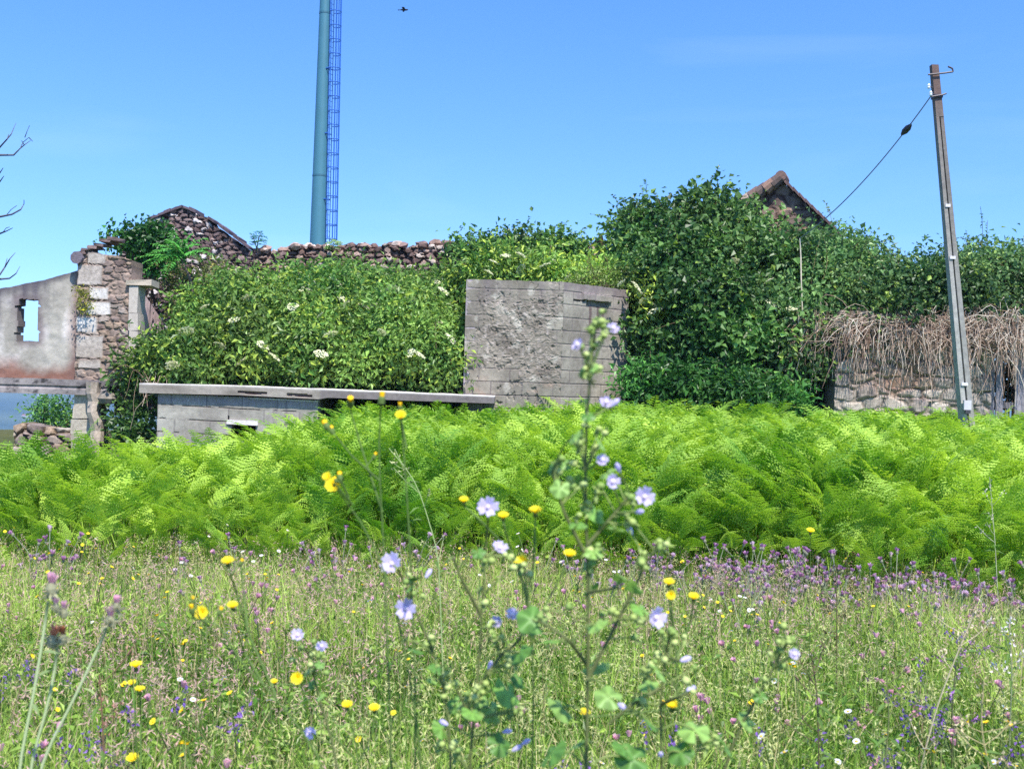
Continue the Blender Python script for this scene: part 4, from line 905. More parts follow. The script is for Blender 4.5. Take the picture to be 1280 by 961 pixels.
# ------------------------------------------------------------------ bracken
def bracken():
    rs = np.random.default_rng(501)
    protos = []
    for det in (1, 0):
        for q in range(8):
            Vs, Fs = [], []; n0 = 0; K = 12
            # rachis of the blade: rises then arches over (x forward)
            s = np.linspace(0, 1, K + 2); a0 = rs.uniform(.1, .9); a1 = rs.uniform(.9, 1.9); ang = a0 + (a1 - a0) * s ** 1.3
            stp = .45 / (K + 1); side = rs.normal() * .12
            rx = np.concatenate([[0], np.cumsum(np.sin(ang[:-1]) * stp)]); rz = np.concatenate([[0], np.cumsum(np.cos(ang[:-1]) * stp)])
            hs = rs.uniform(.55, .72); rach = np.stack([rx + .06, side * s ** 2, rz + hs], 1)
            T = norm(np.gradient(rach, axis=0)); Nn = np.cross(T, [0, 1., 0]); Nn *= np.where(Nn[:, 2:3] < 0, -1, 1)
            for (p, q2, w_) in ((np.array([0, 0, 0]), rach[0], .006), (rach[0], rach[7], .005), (rach[7], rach[K + 1], .003)):
                Vs.append(np.array([p + [0, -w_, 0], p + [0, w_, 0], q2 + [0, w_ * .8, 0], q2 + [0, -w_ * .8, 0]])); Fs.append(np.array([[0, 1, 2], [0, 2, 3]]) + n0); n0 += 4
            for k_ in range(1, K + 1):
                t = s[k_]; Lp = .185 * (1 - t) ** .8 * rs.uniform(.85, 1.1) + .012
                for sd in (-1, 1):
                    D = norm(T[k_] * rs.uniform(.65, .95) + np.array([0, sd, 0]) - Nn[k_] * rs.uniform(.05, .25)); N_ = norm(Nn[k_] + rs.normal(size=3) * .10)
                    if not det:
                        V, F3, _ = leaf_arrays(rach[k_:k_ + 1], N_[None], D[None], Lp, .024 * min(1, Lp / .08) + .004, np.zeros((1, 3)), fold=-.15, curl=.22); Vs.append(V); Fs.append(F3 + n0); n0 += len(V)
                    else:
                        m_ = max(3, int(Lp / .022)); tt = (np.arange(m_) + .4) / m_; S = norm(np.cross(N_, D)); N_ = np.cross(D, S)
                        B = rach[k_] + D * Lp * tt[:, None] - N_ * (Lp * .22 * tt ** 2)[:, None]
                        for s2 in (-1, 1):
                            L2 = (.017 * min(1, Lp / .10) * (1 - tt * .7) + .005)[:, None]; hw = .0118
                            V = np.stack([B - D * hw, B + D * hw, B + (S * s2 + D * .4) * L2 + N_ * -.1 * L2], 1).reshape(-1, 3)
                            Vs.append(V); Fs.append(np.arange(m_ * 3).reshape(-1, 3) + n0); n0 += len(V)
                        Vs.append(np.array([rach[k_], B[-1] + D * .01, B[m_ // 2] + S * .004])); Fs.append(np.array([[0, 1, 2]]) + n0); n0 += 3
            protos.append((np.concatenate(Vs), np.concatenate(Fs)))
    # where it grows
    n = 19000; y = 6.5 + 12 * rs.random(n) ** .9; x = rs.uniform(-1, 1, n) * (y * .49 + 1.3)
    front = 7.0 + .5 * (fbm(x * .9, x * 0, 51) - .5) * 2 - .25 * ss((x - 1) / 3)
    backl = np.interp(x, [-11, -6.2, -6.0, -2.9, -2.8, -1, 2.5, 3.2, 12], [17.3, 17.2, 15.85, 15.85, 16.5, 16.6, 16.7, 17.8, 17.9])
    ok = (y > front) & (y < backl); x, y, front, backl = x[ok], y[ok], front[ok], backl[ok]
    keep = rs.random(len(x)) < np.interp(y, [7, 10, 17], [.9, .85, .75]); x, y, front, backl = x[keep], y[keep], front[keep], backl[keep]
    n = len(x); H = np.interp(y - front, [0, .5, 2, 6, 9], [.36, .6, .86, 1.0, 1.08]) * (.84 + .32 * fbm(x * 1.3, y * 1.3, 52)) * rs.uniform(.74, 1.14, n)
    H *= 1 - .10 * ss((-3.5 - x) / 2); H *= 1 - .56 * ss((y - 8.2) / 3) * ss((x + 6) / .6) * ss((-2.2 - x) / .9); H *= 1 - .36 * ss((y - 8.5) / 3.5) * ss((-5.4 - x) / .5); H *= 1 + .06 * ss((x + 1) / 3); H *= 1 - .45 * np.exp(-((x - 6.2) / .5) ** 2 - ((y - 14.2) / 1.0) ** 2); H *= 1.05 - .15 * ss((y - 9) / 4)
    yaw = rs.uniform(0, 6.283, n); edge = (y - front) < .8; yaw[edge] = rs.normal(-1.5, 1.2, edge.sum()); mid_ = ~edge & (rs.random(n) < .35); yaw[mid_] = rs.normal(-1.4, 1.1, mid_.sum())
    tilt = rs.normal(0, .26, (n, 2)); tilt[:, 1] -= .06
    tone = np.clip(.52 + 1.1 * (fbm(x * 1.1, y * .9, 53) - .5) * 1.6 + rs.normal(size=n) * .2, 0, 1)
    ca, cb = lin(104, 152, 54), lin(180, 208, 86)
    col = ca + (cb - ca) * tone[:, None]; br = rs.random(n) < .0008; col[br] = lin(150, 120, 60)
    Vs, Fs, Cs = [], [], []; n0 = 0
    kind = rs.integers(0, 8, n) + np.where(y < 11.0, 0, 8)
    for k_ in range(16):
        id_ = np.where(kind == k_)[0]
        if not len(id_): continue
        V0, F0 = protos[k_]; s_ = (H[id_] / .95)[:, None]; c_, s2 = np.cos(yaw[id_])[:, None], np.sin(yaw[id_])[:, None]
        X = V0[None, :, 0]; Y = V0[None, :, 1]; Z = V0[None, :, 2]
        wd_ = .9 + .25 * np.random.default_rng(k_).random((len(id_), 1))
        PX = (X * c_ - Y * wd_ * s2) * s_ + Z * s_ * tilt[id_, 0:1] + x[id_][:, None]; PY = (X * s2 + Y * wd_ * c_) * s_ + Z * s_ * tilt[id_, 1:2] + y[id_][:, None]; PZ = Z * s_ + g(x[id_], y[id_])[:, None] - .03
        V = np.stack([PX, PY, PZ], -1); nv = len(V0)
        Vs.append(V.reshape(-1, 3)); Fs.append((F0[None] + (np.arange(len(id_)) * nv)[:, None, None]).reshape(-1, 3) + n0); n0 += len(id_) * nv
        cc = col[id_][:, None, :] * np.random.default_rng(k_ + 50).uniform(.85, 1.15, (len(id_), nv, 1)); Cs.append(cc.reshape(-1, 3))
    o = mesh('bracken', np.concatenate(Vs), [np.concatenate(Fs)], M_FERN, None, np.concatenate(Cs)); o['kind'] = 'stuff'
    tag(o, 'bed of bright green bracken between the meadow and the ruins', 'bracken')
bracken()

# ------------------------------------------------------------------ meadow
def scatter(n, rs, y0=1.7, y1=7.9, spread=.62, extra=.8):
    y = y0 + (y1 - y0) * rs.random(n * 2) ** .8; x = rs.uniform(-1, 1, n * 2) * (y * spread + extra)
    lim = 7.05 + .5 * (fbm(x * .9, x * 0, 51) - .5) * 2 - .25 * ss((x - 1) / 3)
    ok = y < lim + 1.0; return x[ok][:n], y[ok][:n]
def blades(rs, x, y, h, w, lean, col):
    n = len(x); th = rs.uniform(0, 6.283, n); l = lean * rs.random(n); ph = rs.uniform(0, 6.283, n); z = g(x, y)
    V = np.zeros((n, 7, 3))
    for q, (t, wf) in enumerate(((0, 1), (.4, .9), (.75, .55), (1, 0))):
        cx = x + np.cos(th) * l * h * t ** 2; cy = y + np.sin(th) * l * h * t ** 2; cz = z + h * t * (1 - .35 * l * t)
        if q < 3:
            V[:, q * 2] = np.stack([cx + np.cos(ph) * w * wf / 2, cy + np.sin(ph) * w * wf / 2, cz], 1); V[:, q * 2 + 1] = np.stack([cx - np.cos(ph) * w * wf / 2, cy - np.sin(ph) * w * wf / 2, cz], 1)
        else: V[:, 6] = np.stack([cx, cy, cz], 1)
    i = np.arange(n)[:, None] * 7
    F4 = np.concatenate([i + [0, 1, 3, 2], i + [2, 3, 5, 4]]); F3 = i + [4, 5, 6]
    tip = V[:, 6].copy()
    return V.reshape(-1, 3), F3, F4, np.repeat(col, 7, 0), tip
def meadow():
    rs = np.random.default_rng(601)
    n = 120000; x, y = scatter(n, rs); n = len(x)
    pat = fbm(x * 1.3, y * 1.3, 61); pat2 = fbm(x * .6, y * .6, 62)
    h = rs.uniform(.14, .42, n) * (.5 + 1.05 * pat) * np.interp(y, [2, 4.5, 7.2], [1.12, 1.0, .70])
    a = np.clip(.5 + (pat - .5) * 2.4 + rs.normal(size=n) * .3, 0, 1)[:, None]
    col = lin(86, 130, 44) * (1 - a) + lin(176, 202, 94) * a
    dry = rs.random(n) < (.10 + .2 * np.clip((pat2 - .52) * 3, 0, 1) + .22 * ss((y - 5) / 1.5)); col[dry] = (lin(206, 192, 142) * rs.uniform(.6, 1.1, (n, 1)))[dry]
    V, F3, F4, c, tip = blades(rs, x, y, h, rs.uniform(.003, .0075, n), .95, col * rs.uniform(.7, 1.2, (n, 1)))
    o = mesh('meadow_grass', V, [F3, F4], M_GRASS, None, c); o['kind'] = 'stuff'; tag(o, 'green and straw coloured grass filling the meadow', 'grass')
    # flowering grasses: stalks with drooping brush heads
    n = 8200; x, y = scatter(n, rs); n = len(x); h = rs.uniform(.34, .58, n) * (.75 + .5 * fbm(x * .8, y * .8, 63)) * np.interp(y, [2, 4.5, 7.2], [1, .9, .62]); pk = ((fbm(x * .9, y * .9, 64) > .60) | ((y > 4.6) & (rs.random(n) < .55)))[:, None]
    col = np.where(pk, lin(190, 166, 138), lin(176, 182, 112)) * rs.uniform(.65, 1.1, (n, 1))
    V, F3, F4, c, tip = blades(rs, x, y, h, rs.uniform(.0014, .0024, n), .5, col)
    k_ = 8; P = np.repeat(tip, k_, 0); t_ = rs.random(len(P)); P = P - np.array([0, 0, 1.]) * (t_ * .085)[:, None] + rs.normal(size=P.shape) * .006
    D = norm(rs.normal(size=P.shape) * .8 + np.array([0, 0, .25])); hc = np.repeat(np.where(pk, lin(214, 180, 164), lin(206, 206, 140)) * rs.uniform(.7, 1.1, (n, 1)), k_, 0)
    V2, F32, c2 = leaf_arrays(P, norm(rs.normal(size=P.shape)), D, rs.uniform(.012, .026, len(P)), .0042, hc)
    o = mesh('flowering_grass', np.concatenate([V, V2]), [np.concatenate([F3, F32 + len(V)]), F4], M_GRASS, None, np.concatenate([c, c2])); o['kind'] = 'stuff'; tag(o, 'pinkish and straw grass seed heads in the meadow', 'grass')
    # broad low leaves of the herbs
    n = 8200; x, y = scatter(n, rs); n = len(x); k_ = 16; hh = rs.uniform(.08, .36, n) * np.interp(y, [2, 4.5, 7.2], [1, .95, .7])
    P = np.repeat(np.stack([x, y, g(x, y)], 1), k_, 0); z = rs.random(len(P)); P = P + np.stack([rs.normal(size=len(P)) * .03, rs.normal(size=len(P)) * .03, z * np.repeat(hh, k_)], 1)
    D = norm(rs.normal(size=P.shape) + np.array([0, 0, .5])); N_ = norm(rs.normal(size=P.shape) * .6 + np.array([0, 0, .9])); a = np.repeat(rs.random(n), k_)[:, None]
    cc = (lin(72, 114, 42) * (1 - a) + lin(160, 188, 84) * a) * rs.uniform(.7, 1.2, (len(P), 1)); L = rs.uniform(.018, .055, len(P))
    V, F3, c = leaf_arrays(P, N_, D, L, L * np.repeat(rs.uniform(.18, .5, n), k_), cc)
    o = mesh('meadow_herbs', V, [F3], M_LEAF, None, c); o['kind'] = 'stuff'; tag(o, 'low leafy herbs among the meadow grass', 'herbs')
    # thin brown stalks of last year
    n = 1500; x, y = scatter(n, rs); n = len(x)
    V, F3, F4, c, tip = blades(rs, x, y, rs.uniform(.3, .58, n) * np.interp(y, [2, 4.5, 7.2], [1, .9, .65]), rs.uniform(.002, .004, n), .6, lin(110, 92, 72) * rs.uniform(.6, 1.5, (n, 1)))
    o = mesh('dry_stalks', V, [F3, F4], M_GRASS, None, c); o['kind'] = 'stuff'; tag(o, 'dry brown stalks standing in the meadow', 'stalks')
meadow()

# ------------------------------------------------------------------ meadow wildflowers, each plant a thing
def petal_ring(m, c, axis, n, r0, r1, w, col, lift=0.0, rs=rng, notch=False, jit=.12):
    Fm = frame(axis)
    for q in range(n):
        a = 2 * np.pi * (q + rs.uniform(-jit, jit)) / n; dx = np.array([math.cos(a), math.sin(a), 0]); dy = np.array([-dx[1], dx[0], 0]); r = r1 * rs.uniform(.9, 1.05)
        p0 = dx * r0; p1 = dx * (r0 + (r - r0) * .6) + np.array([0, 0, lift * .7 * r]); p2 = dx * r + np.array([0, 0, lift * r])
        V = np.array([p0 - dy * w * .25, p0 + dy * w * .25, p1 + dy * w * .5, p1 - dy * w * .5, p2 + dy * w * .42, p2 - dy * w * .42, p2 - dx * (r - r0) * (.14 if notch else -.04)])
        m.add(c + V @ Fm.T, f4=[[0, 1, 2, 3]], f3=[[3, 2, 6], [2, 4, 6], [3, 6, 5]], col=np.asarray(col) * rs.uniform(.88, 1.06))
def ball(m, c, r, col, sq=1.0, axis=(0, 0, 1), n=8): m.lathe([(0, -r * sq), (r * .7, -r * .7 * sq), (r, 0), (r * .7, r * .7 * sq), (0, r * sq)], c, n, col, axis)
def tuft(m, c, axis, n, r, h, col, rs, w=.0016):
    Fm = frame(axis)
    for q in range(n):
        a = rs.uniform(0, 6.283); rr_ = r * math.sqrt(rs.random()); b = np.array([rr_ * .35 * math.cos(a), rr_ * .35 * math.sin(a), 0]); t = np.array([rr_ * math.cos(a), rr_ * math.sin(a), h * rs.uniform(.7, 1.1)]); s = np.array([-math.sin(a), math.cos(a), 0]) * w
        m.add(c + np.array([b - s, b + s, t + s * 1.6, t - s * 1.6]) @ Fm.T, f4=[[0, 1, 2, 3]], col=np.asarray(col) * rs.uniform(.7, 1.2))
def wildflower(kind, rs):
    m = MB(); st = lin(112, 132, 74)
    def stalk(h, r=.0022, lean=.15, col=st):
        t = np.linspace(0, 1, 6)[:, None]; d = np.array([rs.normal() * lean, rs.normal() * lean, 0]); P = np.array([0, 0, h]) * t + d * h * t ** 2; m.tube(P, r, 4, col, cap=False); return P[-1], norm(P[-1] - P[-2])
    if kind == 'thistle':
        for q in range(rs.integers(3, 6)):
            p, d = stalk(rs.uniform(.18, .42), .0022, .25, lin(150, 158, 130)); ball(m, p, .009, lin(150, 150, 126), 1.3); tuft(m, p + d * .008, d, 40, .017, .018, [lin(200, 160, 190), lin(216, 190, 206), lin(184, 136, 172)][rs.integers(3)], rs)
    elif kind == 'vetch':
        for q in range(3):
            p, d = stalk(rs.uniform(.22, .42), .002, .3)
            for k_ in range(14):
                c = p - d * (k_ * .006) + rs.normal(size=3) * .008; D = norm(rs.normal(size=3)); V, F3, cc = leaf_arrays(c[None], rs.normal(size=(1, 3)), D[None], .015, .009, lin(136, 100, 178)[None] * rs.uniform(.6, 1.25)); m.add(V, f3=F3, col=cc)
    elif kind == 'white':
        for q in range(2):
            p, d = stalk(rs.uniform(.28, .48), .0018, .2); petal_ring(m, p, d + np.array([0, -.5, 0]), 9,   .002, .010, .006, lin(240, 238, 240), .15, rs); ball(m, p, .005, lin(220, 190, 70), .6)
    elif kind == 'yellow':
        for q in range(rs.integers(2, 5)):
            p, d = stalk(rs.uniform(.26, .46), .0018, .25); petal_ring(m, p, d + np.array([0, -.4, 0]), 10, .002, .009, .004, lin(252, 228, 60), .25, rs); ball(m, p, .004, lin(244, 190, 30), .6)
    elif kind == 'pink':
        for q in range(3):
            p, d = stalk(rs.uniform(.25, .45), .0018, .2); tuft(m, p, d, 34, .012, .018, lin(222, 176, 190), rs)
    me = m
    return me.build({'thistle': 'purple_thistle', 'vetch': 'purple_vetch', 'white': 'white_daisy', 'yellow': 'yellow_hawkbit', 'pink': 'pink_clover'}[kind], M_PETAL)
def field(kind, pts, label, cat, group, seed):
    rs = np.random.default_rng(seed); pr = [wildflower(kind, rs) for _ in range(5)]
    for q, (x, y) in enumerate(pts):
        o = pr[q] if q < 5 else pr[q % 5].copy()
        if q >= 5: C.objects.link(o)
        o.location = (x, y, float(g(x, y))); o.rotation_euler.z = rs.uniform(0, 6); s = rs.uniform(.85, 1.15); o.scale = (s, s, s); tag(o, label, cat, group)
rs_f = np.random.default_rng(701)
def lim_f(x): return 7.0 + .5 * (fbm(np.array([x * .9]), np.array([0.]), 51)[0] - .5) * 2 - .25 * float(ss((x - 1) / 3))
pts = []
while len(pts) < 130:                 # thistles crowd along the edge of the bracken, thickest right of the middle
    if rs_f.random() < .6: x = rs_f.normal(1.8, .7)
    else: x = rs_f.uniform(-4.2, 4.6)
    y = lim_f(x) - .05 - abs(rs_f.normal()) * .7
    if abs(x) < y * .5 + .4: pts.append((x, y))
field('thistle', pts, 'purple tufted thistle in the band along the edge of the bracken', 'thistle', 'purple thistles along the bracken', 71)
pts = [(rs_f.normal(c[0], .16), rs_f.normal(c[1], .16)) for c in ((-1.05, 3.3), (-.95, 3.1), (1.25, 3.35), (1.45, 3.5), (1.62, 3.9), (-1.65, 3.9), (.75, 3.0), (.2, 3.0), (1.05, 3.1), (1.9, 4.3)) for _ in range(2)]
field('vetch', pts, 'violet blue vetch in the near meadow grass', 'vetch', 'violet vetch in the near meadow', 72)
x, y = scatter(60, rs_f, 2.6, 7.2, .5, .1); field('white', list(zip(x, y)), 'small white daisy in the meadow grass', 'daisy', 'white daisies in the meadow', 73)
x, y = scatter(75, rs_f, 2.6, 7.2, .5, .1); field('yellow', list(zip(x, y)), 'small yellow hawkbit in the meadow grass', 'hawkbit', 'yellow hawkbits in the meadow', 74)
x, y = scatter(60, rs_f, 2.6, 6.5, .5, .1); field('pink', list(zip(x, y)), 'pale pink clover in the meadow grass', 'clover', 'pink clovers in the meadow', 75)

# ------------------------------------------------------------------ foreground plants read off the photograph
def ground_at(p): return np.array([p[0], p[1], float(g(p[0], p[1])) - .02])
def smooth_path(pts, n=24):
    P = np.array(pts, float); d = np.concatenate([[0], np.cumsum(np.linalg.norm(np.diff(P, axis=0), axis=1))]); t = np.linspace(0, d[-1], n); Q = np.stack([np.interp(t, d, P[:, a]) for a in range(3)], 1)
    for _ in range(2): Q[1:-1] = (Q[:-2] + 2 * Q[1:-1] + Q[2:]) / 4
    return Q
def mallow_leaf(c, axis, r, rs, col):
    m = MB(); n = 25; a = np.linspace(.22, 2 * np.pi - .22, n); lob = .78 + .22 * np.abs(np.cos((a - np.pi) * 2.5)) + rs.normal(size=n) * .02
    R1 = r * lob; Fm = frame(axis); rot = rs.uniform(0, 6.28)
    def ring(f): return np.stack([R1 * f * np.cos(a + rot), R1 * f * np.sin(a + rot), r * (.18 * np.cos((a - np.pi) * 5) * f * .5 - .22 * f ** 2)], 1)
    V = np.vstack([[0, 0, 0], ring(.5), ring(1.0)]); vein = 1 + .22 * np.cos((a - np.pi) * 5); cv = np.concatenate([[1.25], vein, vein * .95])[:, None]; f3 = [[0, q + 1, q + 2] for q in range(n - 1)]; f4 = [[1 + q, 1 + n + q, 2 + n + q, 2 + q] for q in range(n - 1)]
    m.add(np.asarray(c) + V @ Fm.T, f3=f3, f4=f4, col=np.asarray(col)[None] * cv * rs.uniform(.85, 1.1)); return m
def mallow(label, paths, leaves, flowers, buds, d, seed, group='tall mallows in the foreground', closed=()):
    rs = np.random.default_rng(seed); root = thing('mallow_plant', label, 'mallow', ground_at(W(paths[0][0][0], 961, d)), group)
    st = MB(); allP = []
    for q, pth in enumerate(paths):
        dz = 0 if q == 0 else rs.uniform(-.06, .06); P = [W(x, y, d + dz * min(1, k_)) for k_, (x, y) in enumerate(pth)]
        if q == 0 or pth[0][1] > 955: P = [ground_at(P[0] + np.array([rs.uniform(-.03, .03), .02, 0]))] + P
        Q = smooth_path(P); st.tube(Q, np.linspace(.0042 if q == 0 else .003, .0016, len(Q)), 6, [lin(96, 104, 62) * rs.uniform(.85, 1.1) for _ in Q]); allP.append(Q)
    allQ = np.concatenate(allP)
    def near(p):
        c = allQ[(allQ[:, 2] < p[2] + .005)]; c = c if len(c) else allQ
        return c[np.argmin(np.linalg.norm(c - p - np.array([0, 0, -.02]), axis=1))]
    pet = st
    for (x, y, r) in leaves:
        p = W(x, y, d + rs.uniform(-.08, .05)); b = near(p); mid = (p + b) / 2 + np.array([0, 0, .012]); pet.tube(smooth_path([b, mid, p], 8), .0014, 4, lin(120, 138, 76), cap=False)
        mallow_leaf(p, (rs.normal() * .5, -.3 + rs.normal() * .45, .75), .82 * r * d / F, rs, [lin(114, 156, 72), lin(136, 172, 88), lin(92, 134, 60)][rs.integers(3)]).build('leaf', M_LEAF, root, True)
    for (x, y, r, ax) in flowers:
        p = W(x, y, d + rs.uniform(-.05, .05)); b = near(p); pet.tube([b, p], .0014, 4, lin(120, 138, 76), cap=False)
        m = MB(); petal_ring(m, p, ax, 5,   .002, .9 * r * d / F, r * d / F * .72, lin(206, 194, 230), .55, rs, notch=True); ball(m, p + norm(np.array(ax, float)) * .004, .0035, lin(236, 226, 236)); f_ = m.build('flower', M_PETAL, root)
        m = MB(); ball(m, p - norm(np.array(ax, float)) * .004, .005, lin(130, 150, 84), 1, ax); cx = m.build('calyx', M_STEM, None); cx.parent = f_; cx.matrix_parent_inverse = f_.matrix_parent_inverse.copy(); cx.matrix_parent_inverse = Matrix.Identity(4)
    for (x, y, r) in closed:
        p = W(x, y, d + rs.uniform(-.05, .05)); b = near(p); pet.tube([b, p], .0014, 4, lin(120, 138, 76), cap=False); ax = norm(p - b + np.array([0, 0, .003])); m = MB()
        m.lathe([(.0015, 0), (r * .3 * d / F, r * .5 * d / F), (r * .38 * d / F, r * d / F), (r * .2 * d / F, r * 1.5 * d / F), (0, r * 1.6 * d / F)], p, 7, lin(204, 196, 230), ax); m.build('closed_flower', M_PETAL, root)
    for (x, y, k_) in buds:
        for q in range(k_):
            p = W(x + rs.normal() * 7, y + rs.normal() * 6, d + rs.normal() * .012); b = near(p); pet.tube([b, p], .0011, 4, lin(130, 146, 84), cap=False)
            bd_ = MB(); ball(bd_, p, rs.uniform(.0042, .0068), [lin(156, 174, 98), lin(176, 190, 118), lin(128, 154, 80)][rs.integers(3)], .8, (rs.normal() * .4, rs.normal() * .4, 1), 7)
            for z_ in range(2):
                V, F3, cc = leaf_arrays(p[None] - [[0, 0, .003]], rs.normal(size=(1, 3)), rs.normal(size=(1, 3)), .013, .006, lin(140, 160, 90)[None]); bd_.add(V, f3=F3, col=cc)
            bd_.build('bud', M_STEM, root, True)
    st.build('stem', M_STEM, root, True)
    return root
UPC = (.1, -.8, .5)
mallow('tallest mallow standing in front of the tank, pale buds at its tip',
       [[(733, 961), (735, 860), (736, 760), (733, 650), (730, 560), (732, 490), (741, 440), (745, 405)], [(733, 830), (712, 800), (690, 785), (672, 775)], [(735, 740), (770, 735)], [(734, 850), (765, 790), (790, 740), (810, 700), (822, 680)],
        [(735, 700), (705, 640), (690, 590)], [(735, 680), (770, 640), (790, 615)]],
       [(786, 727, 26), (665, 774, 26), (745, 832, 24), (702, 885, 26), (760, 870, 22), (690, 800, 15), (738, 735, 16), (725, 600, 18), (700, 610, 16), (745, 640, 20), (760, 590, 16), (718, 545, 13), (735, 520, 12), (800, 500 + 260, 16), (742, 690, 16), (722, 655, 15), (690, 940, 26), (790, 948, 28), (720, 930, 24), (745, 780, 18), (752, 555, 13), (730, 500, 10), (708, 580, 12), (738, 700, 20), (770, 660, 15), (690, 585, 12), (742, 460, 8)],
       [(766, 412, 9, UPC), (724, 432, 9, (-.6, -.6, .3)), (757, 504, 9, UPC), (752, 576, 9, UPC), (764, 602, 11, (.4, -.8, .2)), (805, 621, 15, (.1, -.95, .2)), (818, 771, 16, (.5, -.8, .1))],
       [(746, 405, 6), (748, 415, 5), (742, 438, 5), (738, 463, 6), (742, 462, 4), (722, 552, 5), (742, 545, 4), (700, 580, 4), (712, 605, 4), (745, 610, 4), (735, 640, 4), (790, 620, 4), (780, 650, 4), (735, 690, 5), (742, 710, 4), (800, 700, 5), (790, 775, 4), (825, 685, 4), (760, 770, 3), (690, 760, 3)], 1.45, 81,
       closed=[(762, 508, 10), (790, 668, 10), (775, 590, 10), (795, 640, 9)])
mallow('slender mallow left of the tallest one, one open pale lilac flower at its top',
       [[(585, 961), (592, 900), (600, 820), (604, 740), (606, 690), (610, 650)], [(602, 770), (575, 720), (565, 690)], [(596, 860), (625, 820), (650, 800), (660, 760)], [(590, 900), (570, 860)]],
       [(598, 690, 12), (635, 865, 26), (612, 885, 26), (590, 890, 18), (650, 815, 22), (620, 800, 14), (625, 930, 20), (560, 700, 8), (648, 850, 14)],
       [(610, 634, 15, (0, -.95, .3)), (624, 686, 12, (.3, -.6, .7)), (640, 768, 9, UPC), (623, 776, 9, (-.5, -.8, .1))], [(612, 700, 3), (640, 700, 3), (650, 715, 4), (605, 740, 2), (590, 870, 6), (575, 890, 5), (640, 830, 5), (600, 860, 4), (655, 780, 5), (620, 790, 4), (570, 935, 5), (640, 890, 4)], 1.6, 82,
       closed=[(560, 906, 10), (628, 915, 9), (652, 930, 9), (640, 938, 9), (610, 836, 8)])
mallow('leaning mallow at left of the group with two open pale lilac flowers',
       [[(565, 961), (560, 870), (545, 815), (527, 780), (510, 745), (498, 712)], [(520, 765), (508, 758)]], [(520, 812, 14), (545, 835, 12), (505, 800, 8), (512, 735, 9), (518, 722, 8), (570, 880, 16), (552, 910, 18), (540, 850, 10)],
       [(491, 705, 16, (-.3, -.85, .4)), (508, 760, 15, (0, -.97, .1))], [(512, 728, 3), (520, 740, 2), (540, 800, 3), (560, 860, 4), (556, 840, 3), (548, 930, 4)], 1.7, 83, closed=[(532, 722, 9)])
mallow('low mallow right of the tallest one with several half closed flowers',
       [[(828, 961), (826, 900), (822, 850), (830, 815), (838, 790)], [(824, 860), (790, 880), (760, 905)], [(826, 880), (850, 870), (862, 865)], [(830, 820), (850, 826)]],
       [(825, 840, 18), (800, 870, 14), (868, 912, 26), (890, 925, 20), (810, 855, 16), (850, 940, 22), (780, 935, 22), (815, 905, 14)], [],
       [(838, 795, 5), (830, 815, 4), (812, 835, 4), (845, 800, 3), (800, 880, 4), (858, 850, 3), (890, 930, 4)], 1.55, 84, closed=[(850, 826, 11), (858, 864, 11), (786, 888, 11), (826, 945, 9)])
mallow('mallow in the near right meadow, leaning stem with yellowish leaves',
       [[(900, 961), (915, 920), (940, 880), (965, 845), (985, 800)]], [(935, 900, 18), (910, 935, 20), (950, 870, 12), (968, 848, 10), (985, 800, 8)], [(992, 818, 8, UPC)], [(982, 795, 5), (975, 830, 4), (985, 810, 3), (960, 860, 3)], 1.6, 85)
mallow('short mallow left of the middle with small whitish flowers on a leaning tip', [[(425, 961), (408, 900), (392, 850), (385, 815)]], [(390, 855, 9), (400, 830, 8), (385, 840, 8), (400, 870, 9)], [(372, 794, 9, UPC), (402, 808, 8, UPC), (388, 915, 9, (0, -.9, .2))], [(380, 800, 3), (392, 812, 4), (385, 830, 3), (392, 840, 3)], 1.9, 86)

